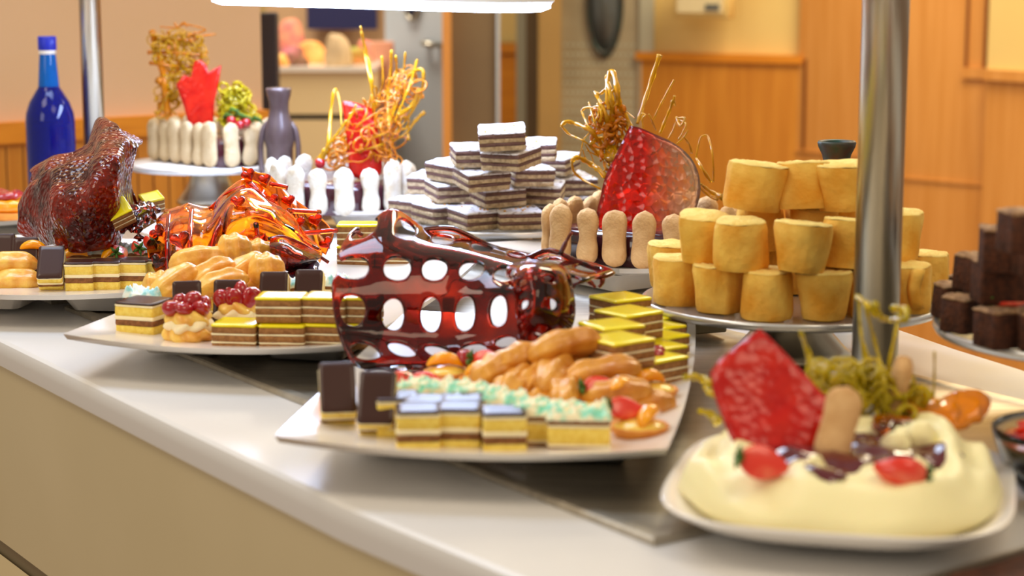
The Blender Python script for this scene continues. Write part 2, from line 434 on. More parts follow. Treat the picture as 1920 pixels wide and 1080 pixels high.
b = MB(); wall(b, C0, C1, .98, 2.7, .02, off=.01); struct(b, 'wall_side', M['creamwall'])
b = MB(); wall(b, B1.lerp(C0, .9), C1, 0, .965, .03, off=.015); struct(b, 'trim_13', M['woodp'])
b = MB(); wall(b, B1.lerp(C0, .9), C1, .955, .985, .03, off=.03); struct(b, 'trim_14', M['woodp'])
# small cream control box on the cream wall
q = XY(1316, 5.94, 10); t = T('wall_control_box', 'small cream control box on the cream wall above the oak panelling', 'control box', (q.x, q.y-.055, 1.135), math.atan2((A1-A0).y, (A1-A0).x))
b = MB(); rbox(b, .185, .05, -.025, .13, .008, .004); b.build('housing', M['creamwall'], t)
b = MB(); box(b, -.075, .075, -.030, -.024, -.008, .12); b.build('cover', M['plinth'], t, smooth=False)
b = MB(); box(b, .02, .065, -.034, -.029, .0, .018); b.build('display', M['portglass'], t, smooth=False)
# black upright panel at the wall corner
p = XY(506, 4.0); b = MB(); rbox(b, .034, .05, 0, 1.17, .004, .003)
tag(b.build('black_panel', M['dark'], loc=(p.x, 4.0, 0), smooth=False), 'narrow black upright panel beside the corner of the pink-lit cream wall', 'panel')

# kitchen pass with blurred food beyond
kc = T('kitchen_counter', 'cream kitchen serving counter with a dark seam behind the dark grey ceramic bottle', 'counter', XY(635, 5.0))
b = MB(); box(b, -.17, .085, 0, .6, .885, .995); b.build('upper_panel', M['kitchen'], kc, smooth=False)
b = MB(); box(b, -.17, .085, .015, .6, .87, .885); b.build('seam', M['dark'], kc, smooth=False)
b = MB(); box(b, -.17, .085, 0, .6, 0, .87); b.build('lower_panel', M['kitchen'], kc, smooth=False)
b = MB(); box(b, -.18, .095, -.01, .61, .995, 1.008); b.build('worktop', M['porcelain'], kc, smooth=False)
b = MB(); wall(b, XY(500, 6.2), XY(722, 6.2), 0, 1.9, .05); struct(b, 'wall_kitchen', M['creamwall_warmlit'])
p = XY(642, 6.1, 40); b = MB(); box(b, -.11, .11, -.02, .02, 1.07, 1.26); o = b.build('window_1', M['navy'], loc=(p.x, 6.1, 0), smooth=False); o['kind'] = 'structure'
p = XY(712, 5.35, 150); b = MB(); rbox(b, .07, .03, .0, 1.06, .004, .003)
tag(b.build('pink_partition_board', mat('pink_laminate', (224, 160, 130), .5), loc=(p.x+.005, 5.35, 0), smooth=False), 'dusty pink upright board between kitchen counter and pale steel door', 'panel')
def blob(w, d, h, seed, amp=.25, n=20, rings=9, flat=.6):
    b = MB(); rg = []
    for i in range(rings+1):
        t = i/rings; a = t*PI/2*1.0
        r = math.cos(a)**flat; z = math.sin(a)*h
        ring = []
        for k in range(n):
            an = 2*PI*k/n; v = Vector((w/2*max(r, .02)*math.cos(an), d/2*max(r, .02)*math.sin(an), z))
            s = 1+amp*nz((math.cos(an)*1.3, math.sin(an)*1.3, z/h*1.5), 1.4, seed); ring.append(Vector((v.x*s, v.y*s, v.z*(1+.3*amp*nz(v, 30, seed)))))
        rg.append(ring)
    loft(b, rg); return b
kz = 1.008
def kitch(name, label, cat, px, w, h, m, seed, Y=5.12, lift=0, amp=.3):
    p = XY(px, Y, 90); o = blob(w, w*.8, h, seed, amp).build(name, m, loc=(p.x, Y, kz+lift)); tag(o, label, cat); return o
mm = {k: mat('kitchen_'+k, c, .6, c2=c2, ns=30) for k, c, c2 in (('orange', (236, 140, 66), (250, 190, 110)), ('pink', (222, 110, 110), (240, 170, 130)), ('green', (150, 150, 50), (200, 120, 60)), ('cloth', (202, 176, 138), (186, 158, 120)), ('mauve', (180, 96, 110), (120, 90, 60)), ('gold', (240, 190, 110), (220, 150, 70)))}
kitch('orange_bread_loaf', 'round orange bread loaf blurred on the kitchen counter', 'bread', 582, .085, .058, mm['orange'], 1, 5.2)
kitch('fruit_heap', 'pinkish heap of fruit on the kitchen counter beside the orange loaf', 'fruit', 545, .075, .050, mm['mauve'], 2, 5.08, amp=.5)
kitch('wrapped_bundle', 'grey-beige cone-shaped cloth bundle standing on the kitchen counter', 'bundle', 632, .070, .085, mm['cloth'], 3, 5.05)
kitch('salad_heap', 'olive green and rust coloured salad heap on the kitchen counter', 'salad', 664, .07, .045, mm['green'], 4, 5.15, amp=.5)
kitch('pink_meat_joint', 'rosy pink rounded joint at the right end of the kitchen counter', 'meat', 684, .05, .062, mm['pink'], 5, 5.2)
kitch('red_container', 'dull red container behind the fruit heap in the kitchen', 'container', 545, .085, .115, mm['pink'], 6, 5.4, amp=.1)
kitch('golden_garnish', 'small golden garnish at the left end of the kitchen counter', 'garnish', 524, .045, .032, mm['gold'], 7, 5.05)

# ------------------------------------------------------------------ buffet counter
ZC = .90
f0, f1 = Pz(-700, 310, ZC), Pz(1010, 1118, ZC)
fa = [Pz(x, y, ZC) for x, y in ((-420, 437), (0, 639), (320, 795), (640, 948), (967, 1083))]
d = (fa[-1]-fa[-2]).normalized()
front = fa + [fa[-1]+d*.3, fa[-1]+d*.6+Vector((.05, .0, 0))]
back = [Pz(x, y, ZC) for x, y in ((-500, 372), (0, 386), (450, 396), (1000, 472), (1690, 617), (1800, 655), (1920, 692), (2150, 775), (2600, 960))]
loop = front + back[::-1]
def inset_loop(lp, a, z):
    n = len(lp); out = []
    for i, p in enumerate(lp):
        e1 = (p-lp[i-1]).normalized(); e2 = (lp[(i+1) % n]-p).normalized()
        n1 = Vector((-e1.y, e1.x, 0)); n2 = Vector((-e2.y, e2.x, 0))
        m_ = (n1+n2); m_ = m_.normalized()/max(.5, m_.normalized().dot(n1))
        out.append(Vector((p.x+m_.x*a, p.y+m_.y*a, z)))
    return out
ctr = T('buffet_counter', 'long white-topped buffet counter with beige front panel carrying all the pastries', 'counter')
b = MB()
b_r = [(.010, ZC-.03), (.001, ZC-.026), (0, ZC-.014), (0, ZC-.006), (.0015, ZC-.002), (.005, ZC)]
rings = [inset_loop(loop, a, z) for a, z in b_r]
loft(b, rings, False, False)
n = len(loop); b.add([tuple(v) for v in rings[-1]], [tuple(range(n))]); b.add([tuple(v) for v in rings[0]], [tuple(range(n))])
b.build('worktop', M['counter'], ctr, sharp=35)
def skirt(z0, z1, a, m, nm):
    b = MB(); loft(b, [inset_loop(loop, a, z0), inset_loop(loop, a, z1)], False, False); return b.build(nm, m, ctr, smooth=False)
skirt(ZC-.215, ZC-.012, .006, M['fascia'], 'front_panel')
skirt(ZC-.236, ZC-.212, .012, M['darkgap'], 'shadow_gap')
skirt(0, ZC-.232, .008, M['plinth'], 'lower_panel')

# steel trays let into the top
ZT = .905
t0 = Pz(1225, 1010, ZT); far = Pz(192, 601, ZT)
ud = (far-t0); ud.z = 0; L_ = ud.length; ud.normalize(); nd = Vector((ud.y, -ud.x, 0))
if nd.x < 0: nd = -nd
def tray_local(mb, l, w):
    r0 = [Vector((x, y, 0)) for x, y in ((0, 0), (w, 0), (w, l), (0, l))]
    def rg(a, z): return [Vector((a, a, z)), Vector((w-a, a, z)), Vector((w-a, l-a, z)), Vector((a, l-a, z))]
    loft(mb, [rg(0, -.0048), rg(0, -.0012), rg(.0015, .0002), rg(.010, .0002), rg(.013, -.0012), rg(.03, -.0012)], True, True)
def steel_tray(l, w, loc, label):
    b = MB(); tray_local(b, l, w)
    M_ = Matrix(((nd.x, ud.x, 0, 0), (nd.y, ud.y, 0, 0), (0, 0, 1, 0), (0, 0, 0, 1)))
    b.xf(M_)
    o = b.build('steel_tray', M['steel'], loc=loc, sharp=30); tag(o, label, 'tray'); return o
steel_tray(1.02, .50, (t0.x, t0.y, ZT), 'long brushed steel tray with raised rim lying under the platters')
p = t0 + ud*1.06
steel_tray(.62, .30, (p.x+.0, p.y, ZT), 'brushed steel tray at the far left end under the chocolate cake platter')

# pillars and lamp
def pillar(px, Y, r, py, label):
    p = XY(px, Y, py); t = T('support_post', label, 'post', (p.x, Y, ZC))
    b = MB(); lathe(b, [(r, .004), (r, 1.0)], 40); b.build('pole', M['chrome'], t)
    b = MB(); lathe(b, [(r*1.25, 0), (r*1.25, .005), (r*1.2, .007), (r*1.0, .008)], 40); b.build('collar', M['chrome'], t)
    return t
p1 = pillar(1652, 1.565, .0190, 300, 'thick polished steel post standing in front of the yellow roll cakes')
p2 = pillar(172, 2.845, .0158, 120, 'thinner polished steel post right of the blue bottle')
lr, ll = Py(905, 24, 2.22), Py(440, 8, 2.72)
ld = (ll-lr); ll_len = ld.length+.13; lc = (lr+ll)/2
lz = (lr.z+ll.z)/2
la = math.atan2(ld.y, ld.x)
lam = T('buffet_lamp', 'bright white buffet lamp with rounded ends hanging above the pastries', 'lamp', (lc.x+.02, lc.y+.045, lz), la)
b = MB(); loft(b, [rr(ll_len-.012, .104, .05, .008, 8), rr(ll_len, .116, .055, .012, 8), rr(ll_len, .116, .055, .04, 8), rr(ll_len-.03, .09, .045, .055, 8)]); b.build('housing', M['lamp_body'], lam, sharp=40)
b = MB(); loft(b, [rr(ll_len-.03, .086, .043, .0, 8), rr(ll_len-.008, .108, .053, .004, 8), rr(ll_len-.004, .112, .054, .022, 8), rr(ll_len-.01, .100, .05, .030, 8)]); b.build('diffuser', M['lamp_on'], lam)
for s in (-.22, .22):
    b = MB(); tube(b, [(s, 0, .05), (s, 0, .45)], .005, 10); b.build('hanger_rod', M['chrome'], lam)
b = MB(); a_ = Vector((p1.location.x, p1.location.y, 1.70)); c_ = Vector((p2.location.x, p2.location.y, 1.70)); tube(b, [a_, c_], .016, 16)
tag(b.build('top_rail', M['chrome']), 'polished steel rail joining the two posts above the lamp', 'rail')

# ------------------------------------------------------------------ plates and stands
ZP = .930      # eating surface of the low platters
def platter(label, loc, rz, w, l, name='serving_platter', lift=.010, sag=0):
    """rectangular melamine platter: origin at centre of surface"""
    t = T(name, label, 'platter', loc, rz)
    b = MB(); n = 26; top = []; bot = []
    for j in range(n+1):
        v = -1+2*j/n
        for i in range(n+1):
            u = -1+2*i/n
            x = u*w/2 + .006*u*(1-v*v); y = v*l/2 + .013*v*(1-u*u)
            e = max(abs(u), abs(v)); z = lift*(max(0, e-.55)/.45)**2*.6 + lift*.5*(u*u*v*v)
            # round the corner tips a little
            top.append(Vector((x, y, z))); bot.append(Vector((x*.985, y*.985, z-.0055)))
    m_ = n+1; vs = top+bot; fs = []; o_ = m_*m_
    for j in range(n):
        for i in range(n):
            q = j*m_+i; fs.append((q, q+1, q+1+m_, q+m_)); fs.append((o_+q, o_+q+m_, o_+q+1+m_, o_+q+1))
    for i in range(n):
        fs.append((i, o_+i, o_+i+1, i+1)); q = n*m_+i; fs.append((q, q+1, o_+q+1, o_+q))
        q = i*m_; fs.append((q, q+m_, o_+q+m_, o_+q)); q = i*m_+n; fs.append((q, o_+q, o_+q+m_, q+m_))
    b.add(vs, fs); b.build('dish', M['porcelain'], t, sharp=50)
    gap = loc[2]-.0055-(ZT+.0005)
    for s in (-1, 1):
        b = MB(); h0 = -gap-.0055+.0003
        loft(b, [rr(w*.26, l*.62, .008, h0), rr(w*.34, l*.70, .012, -.0045)])
        b.xf(Matrix.Translation((s*w*.235, 0, 0))); b.build('foot', M['porcelain'], t, sharp=50)
    return t
# A near, B middle, C far left
pa = Pz(520, 832, .933); pb = Pz(1244, 860, .933); ang = math.atan2((pb-pa).y, (pb-pa).x)
wA = (pb-pa).length; LA = .50
dirA = Vector((math.cos(ang), math.sin(ang), 0)); norA = Vector((-dirA.y, dirA.x, 0))
angA = rad(-8); norA = Vector((-math.sin(angA), math.cos(angA), 0))
cA = (pa+pb)/2 + norA*LA/2
platter('white rectangular platter at front centre under the perforated caramel sculpture and eclairs', (cA.x-.0013, cA.y-.006, ZP), rad(-7.5), wA+.0025, LA)
pa = Pz(125, 640, .933); pb = Pz(642, 668, .933); ang = math.atan2((pb-pa).y, (pb-pa).x)
wB = (pb-pa).length; LB = .52
angB = rad(-12); cB = (pa+pb)/2 + Vector((-math.sin(angB), math.cos(angB), 0))*LB/2
platter('white rectangular platter left of centre under the amber heart sugar sheet', (cB.x, cB.y, ZP), rad(-12), wB, LB)
pa = Pz(-230, 548, .933); pb = Pz(270, 562, .933); cC = (pa+pb)/2+Vector((.03, .19, 0))
platter('white rectangular platter at far left under the dark red twisted sugar', (cC.x, cC.y, ZP), rad(-6), (pb-pa).length, .38)
# white plates beneath the charlottes
pc = Pz(645, 385, ZP); pm = Pz(1190, 478, ZP)
platter('white platter under the round white-biscuit charlotte in the middle', (pc.x+.005, pc.y+.02, ZP), rad(-28), .26, .24)
platter('white square platter under the tan biscuit charlotte with the red disc', (pm.x, pm.y, ZP), rad(36), .25, .25)
# small plate far left
pd = Pz(-40, 412, ZP); platter('white platter at the left edge holding fruit tarts', (pd.x-.02, pd.y, ZP), rad(4), .24, .14)

def stand(label, c, r, z, paper=False):
    t = T('cake_stand', label, 'cake stand', (c.x, c.y, ZC if not paper else ZC))
    zz = z-ZC
    b = MB(); lathe(b, [(r*.3, zz-.008), (r*.9, zz-.007), (r*.985, zz-.006), (r, zz-.002), (r*1.0, zz+.001), (r*.985, zz+.0015), (r*.96, zz-.0008), (r*.5, zz-.0008)], 72); b.build('plate', M['glass_plate'], t)
    b = MB(); lathe(b, [(r*.40, .005), (r*.40, .009), (r*.36, .014), (r*.28, zz*.45), (r*.24, zz*.7), (r*.25, zz-.008)], 48); b.build('foot', M['chrome'], t)
    return t
M['glass_plate'] = mat('silvered_plate', (214, 214, 214), .22, metal=.55, coat=.5)
sY = Py(1485, 562, 1.75); stY = stand('silver cake stand carrying the pile of yellow roll cakes', sY, .1385, .958)
sB = Py(945, 405, 2.41); stB = stand('silver cake stand carrying the pyramid of sugar-dusted layered squares', sB, .130, .9455)
sJ = Py(392, 300, 2.93); stJ = stand('silver cake stand at back left under the pale biscuit charlotte', sJ, .128, .9655)
sF = Py(2112, 614, 1.492)
stF = stand('silver cake stand at the right edge carrying dark brownies', sF, .150, .979)
b = MB(); loft(b, [circ(.118, 0, 56), circ(.118, .0008, 56)]); tag(b.build('paper_doily', M['paper'], loc=(sJ.x, sJ.y, .9660)), 'white paper doily on the back left cake stand', 'doily')

# ------------------------------------------------------------------ pastry builders
def layers(root, w, d, spec, r=.002, seed=0, amp=.0005):
    z = 0
    for i, (nm, mk, h, grow) in enumerate(spec):
        b = MB(); top = .0
        slab(b, w+grow, d+grow, z, z+h+.0002, r, .0007 if 'layer' in nm else .0006, amp, 170, seed+i*3, top)
        b.build(nm, M[mk], root, sharp=48); z += h
    return z
def frost(w, d, h, m, seed, parent, nm='frosting', nb=15):
    """rough piped frosting: heap of little peaks in one skin"""
    b = MB(); n = 22; vs = []; fs = []
    for j in range(n+1):
        for i in range(n+1):
            u, v = i/n-.5, j/n-.5
            x, y = u*w, v*d
            e = min(1, (1-2*max(abs(u), abs(v)))*6)
            q = noise.fractal(Vector((x*150+seed*5, y*150, seed)), 0.7, 2.1, 3)
            z = (.45+.8*q)*h*e + .15*h
            vs.append((x+.0012*nz((x, y, 0), 300, seed), y+.0012*nz((y, x, 3), 300, seed), max(z, .0002)))
    for j in range(n):
        for i in range(n):
            q = j*(n+1)+i; fs.append((q, q+1, q+n+2, q+n+1))
    k = len(vs)
    rim = [i for i in range(n)] + [i*(n+1)+n for i in range(n)] + [n*(n+1)+n-i for i in range(n)] + [(n-i)*(n+1) for i in range(n)]
    for i in rim: vs.append((vs[i][0], vs[i][1], -.0006))
    for a in range(len(rim)):
        c = (a+1) % len(rim); fs.append((rim[a], k+a, k+c, rim[c]))
    b.add(vs, fs); return b.build(nm, m, parent)

def petit_four(w, d, name='layered_cake_square', glz='glaze', seed=0, k=1.0):
    t = T(name, 'cake', 'cake')
    z = layers(t, w, d, [('sponge_layer', 'sp_yellow', .0085*k, 0), ('chocolate_layer', 'sp_brown', .0052*k, .0002), ('cream_layer', 'cream', .0035*k, .0008), ('sponge_layer', 'sp_yellow', .0085*k, 0), ('cream_layer', 'cream', .002*k, .0006)], seed=seed)
    b = MB(); slab(b, w+.0008, d+.0008, z, z+.0022, .003, .0009, .0004, 120, seed+31); b.build('chocolate_glaze', M[glz], t, sharp=60)
    return Proto(t)
def mint_cake(w, d, seed=0, m='mint'):
    t = T('mint_cream_cake', 'cake', 'cake')
    z = layers(t, w, d, [('chocolate_layer', 'sp_brown', .0052, 0), ('cream_layer', 'cream', .002, .0006), ('sponge_layer', 'sp_yellow', .0115, 0), ('cream_layer', 'cream', .002, .0004), ('chocolate_layer', 'sp_brown', .0038, .0004)], seed=seed)
    o = frost(w+.001, d+.001, .009, M[m], seed, t); o.location.z = z
    return Proto(t)
def lemon_cake(w, d, seed=0):
    t = T('lemon_glazed_cake', 'cake', 'cake')
    z = layers(t, w, d, [('sponge_layer', 'sp_tan', .0056, 0), ('cream_layer', 'cream', .0016, .0006), ('sponge_layer', 'sp_tan', .0056, .0002), ('cream_layer', 'cream', .0016, .0006), ('sponge_layer', 'sp_tan', .0056, 0)], seed=seed)
    b = MB(); slab(b, w+.0012, d+.0012, z, z+.0028, .003, .0011, .0007, 110, seed+31); b.build('lemon_glaze', M['lemon'], t, sharp=60)
    return Proto(t)
def wafer_square(w, d, seed=0):
    t = T('dusted_wafer_square', 'cake', 'cake')
    z = layers(t, w, d, [('wafer_layer', 'wafer', .0058, 0), ('chocolate_layer', 'choc', .0040, .0004), ('wafer_layer', 'wafer', .0052, 0), ('chocolate_layer', 'choc', .0044, .0004)], seed=seed, amp=.0016)
    b = MB(); slab(b, w+.0006, d+.0006, z, z+.0026, .003, .0010, .0012, 150, seed+31, top=.0016); b.build('icing_sugar', M['powder'], t)
    b = MB()
    rn = random.Random(seed)
    for k in range(7):
        x, y = rn.uniform(-.4, .4)*w, rn.uniform(-.4, .4)*d
        loft(b, [circ(.0012, z+.002, 6, x, y), circ(.0018, z+.0032, 6, x, y), circ(.0008, z+.0042, 6, x, y)])
    b.build('chopped_nuts', M['nut'], t)['kind'] = 'stuff'
    return Proto(t)
def finger(L=.066, w=.029, th=.015, seed=0, m='biscuit', waist=.16):
    b = MB(); rg = []; n = 20; K = 22
    for i in range(K+1):
        t = i/K; z = t*L
        e = w/2/L
        def prof(s): return math.sqrt(max(0, 1-((e-s)/e)**2)) if s < e else 1
        k = min(prof(t), prof(1-t)); k = max(k, .04)
        q = k*(1-waist*math.exp(-((t-.5)/.16)**2))
        rx = w/2*q; ry = th/2*(k**.7)*(1-.3*waist*math.exp(-((t-.5)/.2)**2))
        ring = []
        for j in range(n):
            a = 2*PI*j/n; c, s = math.cos(a), math.sin(a)
            p = Vector((rx*abs(c)**.85*(1 if c > 0 else -1), ry*abs(s)**.85*(1 if s > 0 else -1), z))
            p *= 1+.03*nz(p, 90, seed); p.x += .0012*nz((0, 0, t), 3, seed+4); ring.append(p)
        rg.append(ring)
    loft(b, rg)
    o = b.build('ladyfinger', M[m]); tag(o, 'biscuit', 'biscuit'); return Proto(o)
def eclair(L=.062, w=.026, seed=0, m='choux', bend=.12, h=.9, name='cream_eclair'):
    """ridged, bulging choux bar lying along X, origin at its centre"""
    b = MB(); rg = []; n = 36; K = 30
    for i in range(K+1):
        t = i/K; s = 2*t-1
        k = max(.03, (1-abs(s)**3.2))**.5
        k *= 1+.13*nz((t*2.2, 0, 0), 1.6, seed)+.07*math.sin(t*5*PI+seed)
        cx = s*L/2; cz = bend*L*(-(s*s))*.35; cy = bend*L*.3*math.sin(s*2+seed)
        ring = []
        for j in range(n):
            a = 2*PI*j/n + .25*s
            up = max(0, math.sin(a))
            ridge = 1+.13*up*math.cos(6*a+seed) - .06*(up < .05)
            rr_ = w/2*k*ridge
            p = Vector((cx, cy+rr_*math.cos(a), cz+rr_*h*math.sin(a)))
            p += Vector((0, math.cos(a), math.sin(a)))*.0010*nz(p, 120, seed); ring.append(p)
        rg.append(ring)
    loft(b, rg); o = b.build(name, M[m]); tag(o, 'eclair', 'eclair'); return Proto(o)
def rollcake(r=.0225, h=.041, seed=0, taper=0):
    t = T('yellow_roll_cake', 'roll', 'cake')
    b = MB(); rg = []; n = 44
    def rad_(a, z):
        q = 1+.09*nz((math.cos(a), math.sin(a), z*12), 1.3, seed)+.055*nz((math.cos(a)*3, math.sin(a)*3, z*22), 1.6, seed+2)
        q *= 1+taper*(z/h-.5)
        q += .10*math.exp(-((((a-seed*1.3) % (2*PI))-1.2)/.16)**2)      # loose flap of the roll
        return r*q
    for i in range(9):
        z = h*i/8
        sh = 1-.05*(i in (0, 8))
        rg.append([Vector((rad_(2*PI*j/n, z)*sh*math.cos(2*PI*j/n)+.0015*math.sin(z*60+seed), rad_(2*PI*j/n, z)*sh*math.sin(2*PI*j/n), z+.0012*nz((j*.3, 0, 0), 1, seed)*(i == 8))) for j in range(n)])
    loft(b, rg); b.build('roll_skin', M['roll'], t, sharp=60)
    b = MB(); rg = []
    for q, dz in ((.96, .0), (.9, .0018), (.68, .0012), (.62, .0022), (.42, .0010), (.36, .0020), (.12, .001)):
        rg.append([Vector((rad_(2*PI*j/n, h)*q*math.cos(2*PI*j/n)+.0015*math.sin(h*60+seed), rad_(2*PI*j/n, h)*q*math.sin(2*PI*j/n), h+dz+.0012*nz((j*.3, q*5, 0), 1, seed))) for j in range(n)])
    loft(b, rg, False, True); b.build('roll_end', M['rollend'], t)
    if seed == 2:
        b = MB(); a0 = seed*.9+3.9; vs = []
        rg = []
        for i in range(7):
            z = h*(.15+.85*i/6); o_ = .004*math.sin(i*.9+seed)
            rg.append([Vector(((r*1.02+q[0])*math.cos(a0+q[1]+o_*20), (r*1.02+q[0])*math.sin(a0+q[1]+o_*20), z)) for q in ((0, -.28), (.004, -.16), (.0065, .02), (.006, .14), (.0035, .02), (.001, .2))])
        loft(b, rg); b.build('loose_flap', M['roll'], t)
    return Proto(t)
def brownie(w, d, h, seed=0):
    t = T('chocolate_brownie', 'brownie', 'brownie')
    b = MB(); slab(b, w, d, 0, h, .003, .001, .0016, 90, seed); b.build('crumb', M['brownie'], t, sharp=50)
    b = MB(); slab(b, w*1.02, d*1.02, h-.0004, h+.0022, .003, .001, .0022, 90, seed, top=.002); b.build('crust', M['crust'], t)
    return Proto(t)
def strawberry(L=.026, w=.020, seed=0, half=True):
    """halved strawberry lying on its back, cut face up"""
    t = T('halved_strawberry', 'strawberry', 'strawberry')
    b = MB(); rg = []; n = 20
    for i in range(11):
        s = i/10; k = math.sin(PI*min(1, s*.86+.10))**.7*(1-.35*s); k = max(k, .05)
        ring = []
        for j in range(n):
            a = 2*PI*j/n; z = math.sin(a)*w/2*k
            if half and z > 0: z *= .18
            ring.append(Vector((s*L-L/2, math.cos(a)*w/2*k, z)))
        rg.append(ring)
    loft(b, rg); b.build('flesh', M['straw'], t)
    b = MB()
    for k in range(5):
        a = k*2*PI/5
        tube(b, [(-L/2+.001, 0, 0), (-L/2-.003, .004*math.cos(a), .004*math.sin(a)), (-L/2-.002, .0085*math.cos(a), .0085*math.sin(a))], [.0012, .0020, .0003], 5)
    b.build('leaves', M['leaf'], t)
    return Proto(t)
def peach(seed=0, L=.030):
    b = MB(); rg = []
    for i in range(13):
        s = i/12; a = rad(-65+130*s); k = max(.05, math.sin(PI*(.04+.92*s))**.6)
        c = Vector((math.sin(a)*L*.55, 0, math.cos(a)*L*.35-L*.2))
        rg.append([c+Vector((0, .0062*k*math.cos(2*PI*j/12), .0050*k*math.sin(2*PI*j/12))) for j in range(12)])
    loft(b, rg); o = b.build('peach_slice', M['peach']); tag(o, 'peach', 'fruit'); return Proto(o)
def cherry(r=.0075):
    b = MB(); lathe(b, [(.1*r, -.98*r), (.6*r, -.82*r), (.95*r, -.3*r), (r, .1*r), (.86*r, .6*r), (.45*r, .88*r), (.12*r, .8*r)], 20); o = b.build('glazed_cherry', M['cherry']); tag(o, 'cherry', 'cherry'); return Proto(o)
def tartlet(r=.022, seed=0):
    t = T('custard_tartlet', 'tartlet', 'tart')
    b = MB(); n = 48; rg = []
    for q, z in ((.70, 0), (.86, .004), (1.0, .0085), (1.02, .0098), (.97, .0105), (.90, .0085)):
        rg.append([p*(1+.025*math.cos(12*2*PI*k/n)*(q > .8)) for k, p in enumerate(circ(r*q, z, n))])
    for ring, z in zip(rg, (0, .004, .0085, .0098, .0105, .0085)):
        for p in ring: p.z = z
    loft(b, rg); b.build('crust', M['tart'], t)
    b = MB(); lathe(b, [(r*.91, .0075), (r*.86, .0098), (r*.6, .0125), (r*.3, .0138), (.001, .014)], 32); b.build('custard', M['custard'], t)
    return Proto(t)
def cream_puff(seed=0, r=.021):
    """choux bun split and filled with swirled cream, cherries come on top"""
    t = T('cherry_cream_puff', 'puff', 'cream puff')
    def swirl(z0, z1, r0, r1, lobes, tw, m, nm, sd):
        b = MB(); rg = []; K = 12; n = 56
        for i in range(K+1):
            s = i/K; z = z0+(z1-z0)*s
            rb = (r0+(r1-r0)*s)*(.45+.55*math.sin(PI*(.12+.78*s))**.6)
            rg.append([Vector((rb*(1+.10*math.cos(lobes*(2*PI*j/n)+tw*s*3))*math.cos(2*PI*j/n), rb*(1+.10*math.cos(lobes*(2*PI*j/n)+tw*s*3))*math.sin(2*PI*j/n), z+.0012*math.sin(3*2*PI*j/n+sd))) for j in range(n)])
        loft(b, rg); b.build(nm, m, t)
    swirl(0, .014, r*1.12, r*1.0, 8, 1.4, M['puff'], 'bun_base', seed)
    swirl(.009, .022, r*.98, r*1.05, 7, -1.3, M['cream'], 'cream_filling', seed+1)
    swirl(.014, .029, r*1.0, r*.9, 6, 1.6, M['puff'], 'bun_top', seed+2)
    return Proto(t)

# ================================================================== PLATTER A (front centre)
EPS = .0004
def at(px, py, z, back=0): p = Pz(px, py, z); p.y += back; return p
def rz(a): return (0, 0, rad(a))
cA_ = Vector((cA.x, cA.y, 0))
# chocolate slabs leaning back on their neighbours
PF = [petit_four(.0300, .0300, seed=s) for s in (1, 5, 9)]
PT = [petit_four(.0255, .042, name='leaning_chocolate_slice', seed=s, k=.72) for s in (3, 8)]
def leaned(proto, px, py, z, tilt, yaw, label, group):
    p = at(px, py, z); c = Vector((0, .042/2, 0))
    E = Euler((rad(tilt), 0, rad(yaw)), 'XYZ')
    o = proto.put((0, 0, 0), E, label, group)
    # rest its lower front edge on the plate: rotate the corner offset
    low = E.to_matrix() @ Vector((0, -.021, 0)); o.location = p - low + Vector((0, .002, .0004)); return o
leaned(PT[0], 634, 802, ZP, 47, 8, 'leaning chocolate-topped slice, leftmost on the front centre platter', 'leaning chocolate slices')
leaned(PT[1], 707, 822, ZP, 49, -2, 'upright-tilted chocolate-topped slice, second from left on the front centre platter', 'leaning chocolate slices')
rows = [(782, 853, .030, 4, 'front row of the front platter, leftmost glossy chocolate-topped square'), (862, 849, .030, -3, 'front row of the front platter, middle glossy chocolate-topped square'),
        (945, 857, .0295, 3, 'front row of the front platter, rightmost glossy chocolate-topped square'),
        (796, 834, .030, -4, 'chocolate-topped square just behind the leftmost front one'), (743, 826, .028, 6, 'chocolate-topped square half hidden beside the leaning slice'),
        (866, 831, .028, 3, 'chocolate-topped square behind the middle front one')]
for i, (x, y, w, a, l) in enumerate(rows):
    PF[i % 3].put(at(x, y, ZP+EPS, .016), rz(a), l, 'chocolate-topped squares on the front platter')
MC = [mint_cake(.043, .026, 2), mint_cake(.034, .026, 6), mint_cake(.036, .028, 11)]
for i, (x, y, a, l) in enumerate([(1087, 854, -3, 'widest mint-frosted cake at the front right of the front platter'), (1010, 845, -6, 'mint-frosted cake just left of the widest one'),
        (948, 829, -8, 'mint-frosted cake behind the rightmost chocolate square'), (896, 813, -10, 'mint-frosted cake in the middle of the diagonal mint row'),
        (842, 806, -10, 'mint-frosted cake second from the far left end of the diagonal mint row'), (788, 802, -8, 'mint-frosted cake at the far left end of the diagonal mint row')]):
    MC[0 if i == 0 else 1+i % 2].put(at(x, y, ZP+EPS, .014), rz(a), l, 'mint-frosted cakes on the front platter')
